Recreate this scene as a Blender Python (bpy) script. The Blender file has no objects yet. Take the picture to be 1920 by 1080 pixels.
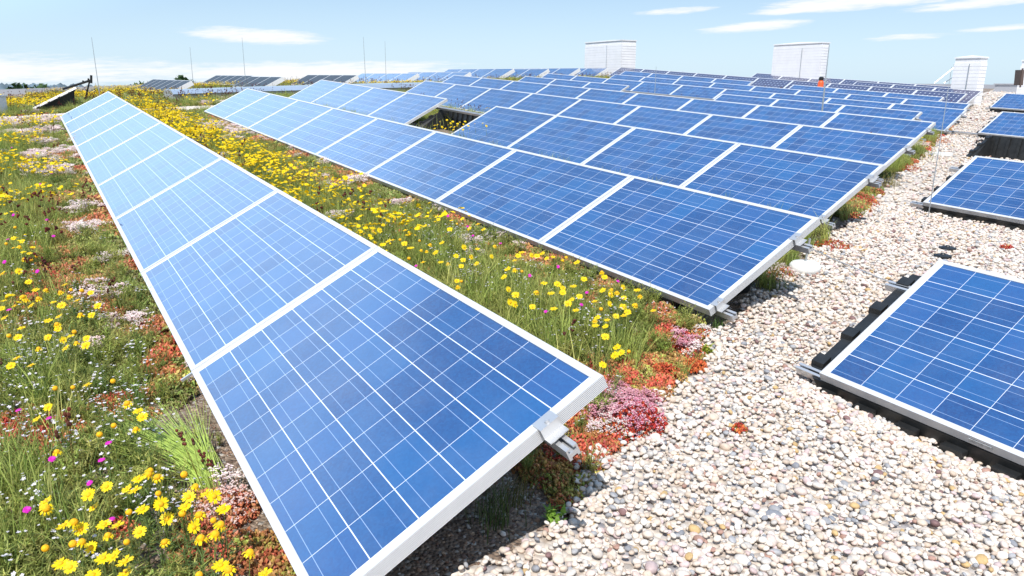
import bpy, bmesh, math, random
import numpy as np
from mathutils import Vector, Matrix, Euler

random.seed(7); RNG = np.random.default_rng(11)
sc = bpy.context.scene
C = sc.collection
R = math.radians

# ------------------------------------------------------------------ camera, sky, sun, exposure
F_PX, PITCH = 1378.22, R(15.457)
cam_d = bpy.data.cameras.new("camera"); cam = bpy.data.objects.new("camera", cam_d); C.objects.link(cam)
cam_d.sensor_width = 36; cam_d.lens = F_PX / 1920 * 36; cam_d.clip_start = 0.05; cam_d.clip_end = 6000
cam.location = (0, 0, 0); cam.rotation_euler = (R(90) - PITCH, 0, 0)
sc.camera = cam
SUN_EL, SUN_AZ = R(57), R(-168)          # azimuth from +y, clockwise seen from above
SUN_DIR = Vector((math.sin(SUN_AZ) * math.cos(SUN_EL), math.cos(SUN_AZ) * math.cos(SUN_EL), math.sin(SUN_EL)))
sun_d = bpy.data.lights.new("sun", 'SUN'); sun = bpy.data.objects.new("sun", sun_d); C.objects.link(sun)
sun_d.energy = 3.4; sun_d.angle = R(0.5); sun_d.color = (1.0, 0.96, 0.9)
sun.rotation_euler = SUN_DIR.to_track_quat('Z', 'Y').to_euler()
sc.view_settings.view_transform = 'Standard'; sc.view_settings.look = 'None'
sc.view_settings.exposure = 0.76; sc.view_settings.gamma = 1
sc.cycles.use_denoising = True
sc.cycles.denoiser = 'OPENIMAGEDENOISE'
sc.cycles.max_bounces = 6; sc.cycles.transparent_max_bounces = 4

class NT:
    """small helper to write node maths"""
    def __init__(s, tree): s.t = tree
    def n(s, typ, **kw):
        nd = s.t.nodes.new(typ)
        for k, v in kw.items(): setattr(nd, k, v)
        return nd
    def put(s, sock, v):
        if isinstance(v, bpy.types.NodeSocket): s.t.links.new(v, sock)
        elif v is not None: sock.default_value = v
    def m(s, op, a, b=None, c=None, clamp=False):
        nd = s.n('ShaderNodeMath', operation=op, use_clamp=clamp)
        for i, v in enumerate((a, b, c)): s.put(nd.inputs[i], v)
        return nd.outputs[0]
    def mix(s, f, a, b, mode='MIX'):
        nd = s.n('ShaderNodeMix', data_type='RGBA', blend_type=mode)
        s.put(nd.inputs[0], f); s.put(nd.inputs[6], a); s.put(nd.inputs[7], b)
        return nd.outputs[2]
    def step(s, a, b, x):
        nd = s.n('ShaderNodeMapRange', interpolation_type='SMOOTHSTEP')
        s.put(nd.inputs[0], x); s.put(nd.inputs[1], a); s.put(nd.inputs[2], b)
        return nd.outputs[0]
    def noise(s, vec, scale, detail=3, rough=0.5, out=0):
        nd = s.n('ShaderNodeTexNoise'); s.put(nd.inputs['Vector'], vec)
        nd.inputs['Scale'].default_value = scale; nd.inputs['Detail'].default_value = detail; nd.inputs['Roughness'].default_value = rough
        return nd.outputs[out]
    def vec(s, x, y, z=0.0):
        nd = s.n('ShaderNodeCombineXYZ')
        for i, v in enumerate((x, y, z)): s.put(nd.inputs[i], v)
        return nd.outputs[0]
    def sep(s, v):
        nd = s.n('ShaderNodeSeparateXYZ'); s.put(nd.inputs[0], v); return nd.outputs

W_ = bpy.data.worlds.new("World"); sc.world = W_; W_.use_nodes = True
def build_world():
    t = W_.node_tree; t.nodes.clear(); N = NT(t)
    out = N.n('ShaderNodeOutputWorld'); bg = N.n('ShaderNodeBackground'); t.links.new(bg.outputs[0], out.inputs[0])
    sky = N.n('ShaderNodeTexSky', sky_type='NISHITA'); sky.sun_disc = False
    sky.sun_elevation = SUN_EL; sky.sun_rotation = SUN_AZ
    sky.altitude = 200; sky.air_density = 1.0; sky.dust_density = 0.8; sky.ozone_density = 1.2
    tc = N.n('ShaderNodeTexCoord'); x, y, z = N.sep(tc.outputs['Generated'])
    az = N.m('MULTIPLY', N.m('ARCTAN2', x, y), 57.2958)
    el = N.m('MULTIPLY', N.m('ARCSINE', z), 57.2958)
    # thin white cloud: stretched noise in azimuth / elevation
    q = N.vec(N.m('MULTIPLY', az, 0.055), N.m('MULTIPLY', el, 0.42), 3.7)
    nz = N.noise(q, 2.2, 6, 0.58)
    q2 = N.vec(N.m('MULTIPLY', az, 0.20), N.m('ADD', N.m('MULTIPLY', el, 1.9), N.m('MULTIPLY', az, -.06)), 1.1)
    nf = N.noise(q2, 3.2, 8, 0.62)
    nn = N.m('ADD', N.m('MULTIPLY', nz, 0.48), N.m('MULTIPLY', nf, 0.52))
    def blob(a0, e0, ra, re, slope=0.0, gain=1.0):
        da = N.m('DIVIDE', N.m('SUBTRACT', az, a0), ra)
        e1 = N.m('SUBTRACT', N.m('SUBTRACT', el, e0), N.m('MULTIPLY', N.m('SUBTRACT', az, a0), slope))
        de = N.m('DIVIDE', e1, re)
        d2 = N.m('ADD', N.m('MULTIPLY', da, da), N.m('MULTIPLY', de, de))
        return N.m('MULTIPLY', N.m('SUBTRACT', 1.0, N.m('MINIMUM', d2, 1.0)), gain)
    masks = [blob(-36, .9, 24, 1.35, 0, 1.15), blob(-14, .75, 16, 1.15, 0, 1.25), blob(-33, 1.6, 9, .5, -.02, .7),
             blob(-18.2, 3.25, 6.2, .75, -.03, 1.25), blob(-8, 1.4, 8, .5, 0, .8),
             blob(25, 5.5, 9.5, .8, .045, 1.3), blob(29, 6.5, 11, .9, .03, 1.2), blob(17, 3.9, 5.0, .5, .06, 1.2),
             blob(12, 5.1, 4, .35, .05, 1.0), blob(20.5, 5.0, 5, .35, .06, 1.25), blob(31, 4.9, 6, .4, .05, 1.25), blob(22, 6.6, 7, .5, .04, 1.2), blob(27, 3.0, 4, .3, .03, 1.0), blob(32.5, 3.4, 3.5, .25, .04, 1.0), blob(-35, 8, 30, 2.5, 0, .35),
             blob(-130, 35, 55, 26, 0, 1.5), blob(140, 40, 60, 26, 0, 1.4)]  # unseen clouds behind the camera, added as fill to lift the shadows
    tot = masks[0]
    for b in masks[1:]: tot = N.m('MAXIMUM', tot, b)
    dens = N.step(.60, .92, N.m('ADD', N.m('MULTIPLY', nn, .95), N.m('MULTIPLY', N.m('MINIMUM', tot, 1.5), .36)))
    dens = N.m('MULTIPLY', dens, N.step(0.0, .35, tot))
    # paler air towards the horizon
    pale = N.mix(N.step(0.0, 13.0, el), (2.7, 3.6, 4.35, 1), (1.25, 2.2, 3.55, 1))
    pale = N.mix(N.step(13.0, 70.0, el), pale, (.9, 1.9, 3.5, 1))
    skyc = N.mix(.86, sky.outputs[0], pale)
    glow = N.m('MAXIMUM', blob(-50, 20, 44, 19), blob(-66, 10, 26, 14))     # blue glow added up left, mostly out of view, to brighten panel reflections
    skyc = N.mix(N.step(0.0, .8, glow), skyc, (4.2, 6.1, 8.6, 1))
    col = N.mix(dens, skyc, (4.5, 4.6, 4.7, 1))
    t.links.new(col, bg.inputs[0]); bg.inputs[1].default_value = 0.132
build_world()

# ------------------------------------------------------------------ helpers
def link(o): C.objects.link(o); return o
def tag(o, label=None, cat=None, group=None, kind=None):
    if label: o['label'] = label
    if cat: o['category'] = cat
    if group: o['group'] = group
    if kind: o['kind'] = kind
    return o
def empty(name, mat=None):
    o = bpy.data.objects.new(name, None); o.empty_display_size = .1
    if mat is not None: o.matrix_world = mat
    return link(o)
def child(name, mesh, parent):
    o = bpy.data.objects.new(name, mesh); link(o); o.parent = parent; return o
def copy_tree(root):
    c = root.copy(); C.objects.link(c)
    for ch in root.children:
        k = ch.copy(); k.parent = c; C.objects.link(k)
        for g in ch.children:
            l = g.copy(); l.parent = k; C.objects.link(l)
    return c

class MB:
    """collects faces into one mesh"""
    def __init__(s): s.v = []; s.f = []; s.mi = []; s.mats = []
    def mat(s, m):
        if m not in s.mats: s.mats.append(m)
        return s.mats.index(m)
    def add(s, vs, fs, m=None, M=None):
        b = len(s.v); i = s.mat(m) if m else 0
        for p in vs: s.v.append(tuple(M @ Vector(p)) if M is not None else tuple(p))
        for f in fs: s.f.append([b + k for k in f]); s.mi.append(i)
    def box(s, x0, x1, y0, y1, z0, z1, m=None, M=None):
        s.add([(x0,y0,z0),(x1,y0,z0),(x1,y1,z0),(x0,y1,z0),(x0,y0,z1),(x1,y0,z1),(x1,y1,z1),(x0,y1,z1)],
              [(3,2,1,0),(4,5,6,7),(0,1,5,4),(1,2,6,5),(2,3,7,6),(3,0,4,7)], m, M)
    def hexa(s, p, m=None):
        s.add(p, [(3,2,1,0),(4,5,6,7),(0,1,5,4),(1,2,6,5),(2,3,7,6),(3,0,4,7)], m)
    def tube(s, a, b, r0, r1=None, n=8, m=None, cap=True):
        a, b = Vector(a), Vector(b); r1 = r0 if r1 is None else r1
        d = (b - a).normalized(); e = d.orthogonal().normalized(); g = d.cross(e)
        vs = []
        for P, r in ((a, r0), (b, r1)):
            for k in range(n):
                t = 2*math.pi*k/n; vs.append(P + (e*math.cos(t) + g*math.sin(t))*r)
        fs = [(k, (k+1) % n, n+(k+1) % n, n+k) for k in range(n)]
        if cap: fs += [tuple(range(n-1, -1, -1)), tuple(range(n, 2*n))]
        s.add(vs, fs, m)
    def path(s, pts, r, n=6, m=None):
        for a, b in zip(pts[:-1], pts[1:]): s.tube(a, b, r, r, n, m, True)
    def lathe(s, prof, n=24, m=None, M=None):
        vs = []; fs = []
        for r, z in prof:
            for k in range(n):
                t = 2*math.pi*k/n; vs.append((r*math.cos(t), r*math.sin(t), z))
        for j in range(len(prof)-1):
            for k in range(n): fs.append((j*n+k, j*n+(k+1) % n, (j+1)*n+(k+1) % n, (j+1)*n+k))
        fs.append(tuple(range(n-1, -1, -1))); fs.append(tuple((len(prof)-1)*n+k for k in range(n)))
        s.add(vs, fs, m, M)
    def prism(s, poly, x0, x1, m=None, M=None):
        """poly in (y,z), extruded along x"""
        n = len(poly)
        vs = [(x0, y, z) for y, z in poly] + [(x1, y, z) for y, z in poly]
        fs = [(k, (k+1) % n, n+(k+1) % n, n+k) for k in range(n)] + [tuple(range(n-1, -1, -1)), tuple(range(n, 2*n))]
        s.add(vs, fs, m, M)
    def mesh(s, name, m=None, smooth=False):
        me = bpy.data.meshes.new(name); me.from_pydata([tuple(p) for p in s.v], [], s.f)
        for q in (s.mats or ([m] if m else [])): me.materials.append(q)
        if s.mats: me.polygons.foreach_set('material_index', s.mi)
        if smooth: me.polygons.foreach_set('use_smooth', [True]*len(s.f))
        bm = bmesh.new(); bm.from_mesh(me); bmesh.ops.recalc_face_normals(bm, faces=bm.faces); bm.to_mesh(me); bm.free()
        me.update(); return me

def mat(name):
    m = bpy.data.materials.new(name); m.use_nodes = True
    t = m.node_tree; N = NT(t); b = t.nodes['Principled BSDF']
    return m, N, b
def simple(name, col, rough=.5, metal=0., spec=.5, var=0., vscale=8., bump=0., bscale=60.):
    m, N, b = mat(name)
    b.inputs['Roughness'].default_value = rough; b.inputs['Metallic'].default_value = metal
    b.inputs['Specular IOR Level'].default_value = spec
    tc = N.n('ShaderNodeTexCoord').outputs['Object']
    if var:
        f = N.noise(tc, vscale, 4, .6)
        c0 = tuple(c*(1-var) for c in col) + (1,); c1 = tuple(min(1, c*(1+var)) for c in col) + (1,)
        N.put(b.inputs['Base Color'], N.mix(N.step(.3, .7, f), c0, c1))
    else: b.inputs['Base Color'].default_value = (*col, 1)
    if bump:
        bn = N.n('ShaderNodeBump'); bn.inputs['Strength'].default_value = bump; bn.inputs['Distance'].default_value = .004
        N.put(bn.inputs['Height'], N.noise(tc, bscale, 3)); N.put(b.inputs['Normal'], bn.outputs[0])
    return m

# ------------------------------------------------------------------ roof plan: measured rows and the ground they stand on
S = 0.99            # slope length of a panel
ROW = {
 'A':((-0.485,1.549,-1.276),(-0.5351,0.8435,0.0460),(0.7609,0.4576,0.4600),1.692),
 'B':((1.109,3.939,-1.218),(-0.5442,0.8373,0.0528),(0.7633,0.4680,0.4454),1.676),
 'C':((2.652,6.305,-1.150),(-0.5460,0.8360,0.0551),(0.7612,0.4676,0.4494),1.680),
 'D':((4.339,8.925,-1.092),(-0.5528,0.8314,0.0562),(0.7576,0.4734,0.4494),1.680),
 'E':((5.906,11.333,-1.011),(-0.5614,0.8256,0.0573),(0.7529,0.4808,0.4493),1.680),
 'F':((7.505,14.675,-0.967),(-0.5788,0.8133,0.0599),(0.7432,0.4958,0.4493),1.680),
 'G':((9.638,16.706,-0.990),(-0.5951,0.8011,0.0642),(0.7340,0.5094,0.4491),1.680),
 'H':((11.350,19.443,-0.930),(-0.5918,0.8034,0.0662),(0.7367,0.5056,0.4491),1.680),
 'I':((11.661,21.318,-0.785),(-0.5622,0.8242,0.0683),(0.7550,0.4779,0.4490),1.680),
 'J':((14.786,25.413,-0.734),(-0.5912,0.8036,0.0688),(0.7376,0.5043,0.4490),1.680),
 'K':((16.403,27.314,-0.660),(-0.5406,0.8384,0.0689),(0.7673,0.4579,0.4490),1.680),
 'L':((17.525,30.858,-0.532),(-0.5559,0.8286,0.0669),(0.7583,0.4725,0.4491),1.680)}
U0 = Vector((-.5377, .8424, .0494)).normalized(); V0 = Vector((.7564, .4746, .4501))
V0 = (V0 - U0*V0.dot(U0)).normalized()
UH = np.array([-.5380, .8429]); HH = np.array([.8429, .5380])      # plan axes: along the rows, across the rows
BLOCK2 = {'b1':(-12.17,29.01,.15),'b3':(-9.26,30.87,.31),'b2':(-12.54,37.08,.43),'b4':(-6.58,32.57,.40),'b5':(-4.18,34.11,.49),
          'b6':(-1.93,35.54,.57),'b7':(.09,36.84,.75),'b8':(1.82,37.94,.76),'b9':(3.44,38.97,.82),'b10':(4.97,39.95,.84)}
RROW = {'R1':(1.458,3.26,-1.318),'R2':(4.353,7.754,-1.198),'R3':(10.4,16.75,-1.03),'R5':(15.9,25.2,-.72)}
ctrl = []
for o, u, v, w in ROW.values():
    for k in (0, 2, 4, 6, 8.5): ctrl.append(np.array(o) + np.array(u)*w*k - [0, 0, .125])
for p in BLOCK2.values(): ctrl.append(np.array(p) - np.array(V0)*S - [0, 0, .15])
for p in (RROW['R1'], RROW['R2'], RROW['R3']): ctrl.append(np.array(p) - [0, 0, .125]); ctrl.append(np.array(p) - np.array(U0)*1.7 - [0, 0, .125])
ctrl.append(np.array([-10.6, 16.7, -.62])); ctrl.append(np.array([-3.2, 3.2, -1.37])); ctrl.append(np.array([-6.5, 8, -1.12]))
ctrl += [np.array(p) for p in ((-22, 22, -.80), (-16, 34, -.40), (12, 50, .0), (27, 38, -.30), (22, 27, -.72), (30, 25, -.9), (2.5, .5, -1.5), (-2, -2, -1.5))]
ctrl = np.array(ctrl)
def tps_fit(P, lam=.05):
    n = len(P); d = np.linalg.norm(P[:, None, :2] - P[None, :, :2], axis=-1)
    K = np.where(d > 0, d*d*np.log(d + 1e-9), 0); A = np.zeros((n+3, n+3)); A[:n, :n] = K + lam*np.eye(n)
    A[:n, n] = 1; A[:n, n+1:] = P[:, :2]; A[n, :n] = 1; A[n+1:, :n] = P[:, :2].T
    return np.linalg.solve(A, np.concatenate([P[:, 2], [0, 0, 0]]))
TPS = tps_fit(ctrl)
def gz(x, y):
    x = np.atleast_1d(np.asarray(x, float)); y = np.atleast_1d(np.asarray(y, float)); out = np.empty(len(x))
    for i in range(0, len(x), 20000):
        X = np.stack([x[i:i+20000], y[i:i+20000]], -1)
        d = np.linalg.norm(X[:, None] - ctrl[None, :, :2], axis=-1)
        out[i:i+20000] = np.where(d > 0, d*d*np.log(d + 1e-9), 0) @ TPS[:-3] + TPS[-3] + X @ TPS[-2:]
    return out
def g1(x, y): return float(gz(x, y)[0])
CP, SP = math.cos(PITCH), math.sin(PITCH)
def ray(px, py):
    a, b = (px - 960)/F_PX, -(py - 540)/F_PX
    return Vector((a, CP + b*SP, -SP + b*CP))
def gp(px, py, lift=0.0):
    """point on the roof surface (or lift metres above it) seen at a pixel of the 1920 x 1080 photograph"""
    d = ray(px, py); t0, t = .5, .5
    while t < 90:
        p = d*t
        if p.z < g1(p.x, p.y) + lift: break
        t0 = t; t *= 1.02
    for _ in range(18):
        mid = (t0 + t)/2; p = d*mid
        if p.z < g1(p.x, p.y) + lift: t = mid
        else: t0 = mid
    return d*t
def ab(P): return float(P[0]*UH[0] + P[1]*UH[1]), float(P[0]*HH[0] + P[1]*HH[1])
def xy(a, b): return UH[0]*a + HH[0]*b, UH[1]*a + HH[1]*b
def basis(u, v, o):
    u, v = Vector(u).normalized(), Vector(v); v = (v - u*v.dot(u)).normalized(); n = u.cross(v)
    if n.z < 0: n = -n
    M = Matrix((u, v, n)).transposed().to_4x4(); M.translation = Vector(o); return M
def proj(P):
    P = np.asarray(P, float); d = P[..., 1]*CP - P[..., 2]*SP
    return 960 + F_PX*P[..., 0]/d, 540 - F_PX*(P[..., 1]*SP + P[..., 2]*CP)/d, d

# border between planting and gravel path, in plan (a along rows as a function of b across rows)
_bpx = [(930,1078),(985,1000),(1085,945),(1128,885),(1172,832),(1232,772),(1292,705),(1338,645),(1372,605),(1425,565),(1490,505),(1545,462),(1605,412),(1662,350),(1722,300),(1765,258),(1795,226),(1832,192)]
_bab = sorted([ab(gp(*p))[::-1] for p in _bpx])
BB = np.array([q[0] for q in _bab]); BA = np.array([q[1] for q in _bab])
BB = np.concatenate([[-6, BB[0]-1.2], BB, [45]]); BA = np.concatenate([[BA[0]-.3, BA[0]-.15], BA, [BA[-1] + (45-BB[-2])*.42]])
def border(b): return np.interp(b, BB, BA)

# ------------------------------------------------------------------ materials
def m_cells(name, mono=False):
    m, N, b = mat(name)
    uv = N.n('ShaderNodeUVMap').outputs[0]; x, y, _ = N.sep(uv)
    p = .1595
    cx = N.m('DIVIDE', N.m('SUBTRACT', x, .034), p); cy = N.m('DIVIDE', N.m('SUBTRACT', y, .0165), p)
    ix, iy = N.m('FLOOR', cx), N.m('FLOOR', cy); fx, fy = N.m('FRACT', cx), N.m('FRACT', cy)
    inside = N.m('MULTIPLY', N.m('MULTIPLY', N.m('GREATER_THAN', cx, 0.0), N.m('LESS_THAN', cx, 10.0)),
                 N.m('MULTIPLY', N.m('GREATER_THAN', cy, 0.0), N.m('LESS_THAN', cy, 6.0)))
    ex = N.m('SUBTRACT', .5, N.m('ABSOLUTE', N.m('SUBTRACT', fx, .5)))      # distance to the cell edge
    ey = N.m('SUBTRACT', .5, N.m('ABSOLUTE', N.m('SUBTRACT', fy, .5)))
    gapx = N.m('LESS_THAN', ex, .0062); gapy = N.m('LESS_THAN', ey, .0105)
    gap = N.m('MAXIMUM', gapx, gapy)
    if mono: gap = N.m('MAXIMUM', N.m('MAXIMUM', gapx, N.m('LESS_THAN', ey, .0075)), N.m('LESS_THAN', N.m('ADD', ex, ey), .15))
    q = N.m('ABSOLUTE', N.m('SUBTRACT', N.m('ABSOLUTE', N.m('SUBTRACT', fy, .5)), .25))
    bus = N.m('LESS_THAN', q, .0058)
    rnd = N.n('ShaderNodeObjectInfo').outputs['Random']
    wn = N.n('ShaderNodeTexWhiteNoise', noise_dimensions='3D'); N.put(wn.inputs[0], N.vec(ix, iy, N.m('MULTIPLY', rnd, 61.3)))
    cv = wn.outputs[0]
    nz = N.noise(N.vec(N.m('MULTIPLY', x, 1.0), y, N.m('MULTIPLY', rnd, 9)), 3.2, 2, .5)
    vo = N.n('ShaderNodeTexVoronoi'); N.put(vo.inputs['Vector'], N.vec(x, y, rnd)); vo.inputs['Scale'].default_value = 130
    grain = N.sep(vo.outputs['Color'])[0]
    if mono: blue = N.mix(cv, (.025, .024, .075, 1), (.036, .034, .095, 1))
    else:
        blue = N.mix(N.step(.15, .95, N.m('ADD', N.m('MULTIPLY', cv, .62), N.m('MULTIPLY', nz, .5))), (.012, .040, .150, 1), (.013, .090, .265, 1))
        blue = N.mix(N.m('MULTIPLY', N.step(.72, .8, cv), .32), blue, (.028, .038, .17, 1))
        blue = N.mix(N.m('MULTIPLY', grain, .30), blue, (.016, .115, .32, 1))
    col = N.mix(N.m('MULTIPLY', bus, .85), blue, (.27, .37, .56, 1))
    col = N.mix(gap, col, (.66, .70, .78, 1))
    col = N.mix(inside, (.72, .75, .80, 1), col)
    # thin film of dust, a little more towards the lower edge
    dn = N.noise(N.vec(x, y, N.m('MULTIPLY', rnd, 33)), 5.0, 5, .65)
    dust = N.m('MULTIPLY', N.step(.35, .8, dn), .045)
    col = N.mix(dust, col, (.50, .50, .50, 1))
    N.put(b.inputs['Base Color'], col)
    b.inputs['Roughness'].default_value = .42; b.inputs['Specular IOR Level'].default_value = .25
    b.inputs['Sheen Weight'].default_value = .22; b.inputs['Sheen Roughness'].default_value = .32; b.inputs['Sheen Tint'].default_value = (.76, .92, 1, 1)
    b.inputs['Coat Weight'].default_value = 1.0; b.inputs['Coat Roughness'].default_value = .045; b.inputs['Coat IOR'].default_value = 1.9
    return m
def m_thin():
    m, N, b = mat('dark_thin_film'); tc = N.n('ShaderNodeTexCoord').outputs['Object']
    N.put(b.inputs['Base Color'], N.mix(N.noise(tc, 2.0, 3), (.045, .062, .085, 1), (.070, .090, .115, 1)))
    b.inputs['Roughness'].default_value = .75; b.inputs['Specular IOR Level'].default_value = .12
    return m
M_POLY = m_cells('polycrystalline_cells'); M_THIN = m_thin(); M_MONO = m_cells('monocrystalline_cells', True)
def m_alu(name, col=.60, metal=.2, rough=.42, groove=True):
    m, N, b = mat(name)
    tc = N.n('ShaderNodeTexCoord').outputs['Object']; x, y, z = N.sep(tc)
    f = N.noise(tc, 9, 4, .6)
    N.put(b.inputs['Base Color'], N.mix(N.step(.3, .75, f), (col*.93, col*.94, col*.97, 1), (col, col*1.005, col*1.02, 1)))
    b.inputs['Metallic'].default_value = metal; b.inputs['Roughness'].default_value = rough
    if groove:
        bn = N.n('ShaderNodeBump'); bn.inputs['Strength'].default_value = .55; bn.inputs['Distance'].default_value = .002
        N.put(bn.inputs['Height'], N.m('SINE', N.m('MULTIPLY', z, 1050)))
        N.put(b.inputs['Normal'], bn.outputs[0])
    return m
M_FRAME = m_alu('anodised_aluminium'); M_ALU = m_alu('bare_aluminium', .58, .6, .33, False)
M_BLACK = simple('black_plastic', (.014, .015, .016), .46, 0, .5, .3, 14, .25, 120)
M_GALV = simple('galvanised_steel', (.52, .54, .55), .4, .8, .5, .12, 20)
M_WHITEPAINT = simple('white_painted_steel', (.74, .74, .77), .45, 0, .5, .04, 2)
M_CONC = simple('pale_concrete', (.60, .59, .57), .85, 0, .3, .1, 15, .4, 60)
M_ORANGE = simple('orange_plastic', (.75, .10, .02), .4)
M_GREYWALL = simple('grey_metal_cladding', (.42, .43, .47), .5, .2, .5, .06, 1.5)
M_ROOFLIGHT = simple('grey_blue_rooflight', (.30, .36, .45), .18, .2, .6, .1, .8)
M_DARKBROWN = simple('dark_brown_metal', (.09, .06, .05), .5)

def m_tint(name, rough=.6, spec=.3, trans=0., dark=.0, shade=True):
    """colour carried by each instance, varied inside it by the mesh's own 'shade' values"""
    m, N, b = mat(name)
    at = N.n('ShaderNodeAttribute', attribute_type='INSTANCER', attribute_name='tint').outputs[0]
    col = at
    if shade:
        s_ = N.n('ShaderNodeAttribute', attribute_type='GEOMETRY', attribute_name='shade').outputs[0]
        col = N.mix(1.0, at, s_, 'MULTIPLY')
    N.put(b.inputs['Base Color'], col)
    b.inputs['Roughness'].default_value = rough; b.inputs['Specular IOR Level'].default_value = spec
    if trans:
        tr = N.n('ShaderNodeBsdfTranslucent'); N.put(tr.inputs[0], col); mx = N.n('ShaderNodeMixShader'); mx.inputs[0].default_value = trans
        o = N.t.nodes['Material Output']; N.t.links.new(b.outputs[0], mx.inputs[1]); N.t.links.new(tr.outputs[0], mx.inputs[2]); N.t.links.new(mx.outputs[0], o.inputs[0])
    return m
M_PEB = None
def m_pebble():
    m, N, b = mat('pebble')
    at = N.n('ShaderNodeAttribute', attribute_type='INSTANCER', attribute_name='tint').outputs[0]
    tc = N.n('ShaderNodeTexCoord').outputs['Object']
    f = N.noise(tc, 1.6, 4, .65)
    N.put(b.inputs['Base Color'], N.mix(1.0, at, N.mix(N.step(.3, .7, f), (.82, .81, .80, 1), (1.08, 1.07, 1.05, 1)), 'MULTIPLY'))
    b.inputs['Roughness'].default_value = .62; b.inputs['Specular IOR Level'].default_value = .3
    return m
M_PEB = m_pebble()
M_LEAF = m_tint('leaf', .55, .3, .38)
M_PETAL = m_tint('petal', .55, .2, .30)
M_SEDUM = m_tint('sedum_leaf', .5, .35, .12)

def m_soil():
    m, N, b = mat('lava_soil')
    tc = N.n('ShaderNodeTexCoord').outputs['Object']
    vo = N.n('ShaderNodeTexVoronoi'); N.put(vo.inputs['Vector'], tc); vo.inputs['Scale'].default_value = 75
    r, g, bl = N.sep(vo.outputs['Color'])
    c = N.mix(r, (.11, .072, .052, 1), (.33, .25, .19, 1))
    c = N.mix(N.step(.86, .95, g), c, (.42, .40, .37, 1))
    c = N.mix(N.step(.45, .7, N.noise(tc, 1.7, 4, .6)), c, (.14, .11, .07, 1))
    N.put(b.inputs['Base Color'], c); b.inputs['Roughness'].default_value = .9
    bn = N.n('ShaderNodeBump'); bn.inputs['Strength'].default_value = 1.0; bn.inputs['Distance'].default_value = .012
    N.put(bn.inputs['Height'], N.m('SUBTRACT', 1.0, vo.outputs['Distance'])); N.put(b.inputs['Normal'], bn.outputs[0])
    return m
def m_gravel():
    m, N, b = mat('pale_gravel')
    tc = N.n('ShaderNodeTexCoord').outputs['Object']
    vo = N.n('ShaderNodeTexVoronoi'); N.put(vo.inputs['Vector'], tc); vo.inputs['Scale'].default_value = 30
    r, g, bl = N.sep(vo.outputs['Color'])
    c = N.mix(r, (.52, .45, .38, 1), (.66, .60, .54, 1)); c = N.mix(N.step(.8, .9, g), c, (.26, .25, .26, 1))
    c = N.mix(N.step(.5, .85, vo.outputs['Distance']), c, (.44, .37, .31, 1))
    N.put(b.inputs['Base Color'], c); b.inputs['Roughness'].default_value = .8
    bn = N.n('ShaderNodeBump'); bn.inputs['Strength'].default_value = 1.0; bn.inputs['Distance'].default_value = .02
    N.put(bn.inputs['Height'], N.m('SUBTRACT', 1.0, vo.outputs['Distance'])); N.put(b.inputs['Normal'], bn.outputs[0])
    return m

# ------------------------------------------------------------------ the setting
def grid_mesh(name, As, Bs, fz, m):
    A, B = np.meshgrid(As, Bs, indexing='ij'); x, y = xy(A, B); z = fz(x.ravel(), y.ravel())
    v = np.stack([x.ravel(), y.ravel(), z], -1); nb = len(Bs)
    f = [(i*nb+j, (i+1)*nb+j, (i+1)*nb+j+1, i*nb+j+1) for i in range(len(As)-1) for j in range(nb-1)]
    me = bpy.data.meshes.new(name); me.from_pydata(v.tolist(), [], f); me.materials.append(m)
    me.polygons.foreach_set('use_smooth', [True]*len(f)); me.update()
    if me.polygons[0].normal.z < 0: me.flip_normals()
    return me
A_MIN, A_MAX, B_MIN, B_MAX = -40, 46, -14, 46
o = link(bpy.data.objects.new('roof_ground', grid_mesh('roof_ground', np.linspace(A_MIN, A_MAX, 130), np.linspace(B_MIN, B_MAX, 100), gz, m_soil())))
tag(o, 'dark brown planted roof soil under the panels', 'ground', kind='structure')
def strip_mesh(name, fa0, fa1, bs, n, lift, m):
    v = []; f = []
    for i, b in enumerate(bs):
        for j in range(n+1):
            a = fa0(b) + (fa1(b) - fa0(b))*(j/n)**1.6; x, y = xy(a, b); v.append((x, y, 0))
    v = np.array(v); v[:, 2] = gz(v[:, 0], v[:, 1]) + lift
    for i in range(len(bs)-1):
        for j in range(n): k = i*(n+1)+j; f.append((k, k+1, k+n+2, k+n+1))
    me = bpy.data.meshes.new(name); me.from_pydata(v.tolist(), [], f); me.materials.append(m); me.update()
    if me.polygons[0].normal.z < 0: me.flip_normals()
    return me
M_GRAV = m_gravel()
bs = np.concatenate([np.linspace(-6, 12, 240), np.linspace(12.2, 45, 80)])
o = link(bpy.data.objects.new('gravel_path', strip_mesh('gravel_path', lambda b: border(b) + .05*math.sin(b*9) + .03*math.sin(b*23), lambda b: border(b) - 26, bs, 40, .012, M_GRAV)))
tag(o, 'pale pebble gravel path between the two panel blocks', 'gravel path', kind='structure')
o = link(bpy.data.objects.new('cross_path', strip_mesh('cross_path', lambda b: 18.6 + .2*math.sin(b*2.1), lambda b: 17.2 + .1*math.sin(b*3), np.linspace(-13, 40, 160), 4, .02, M_GRAV)))
tag(o, 'pale gravel cross path beyond the far end of the rows', 'gravel path', kind='structure')

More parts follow.
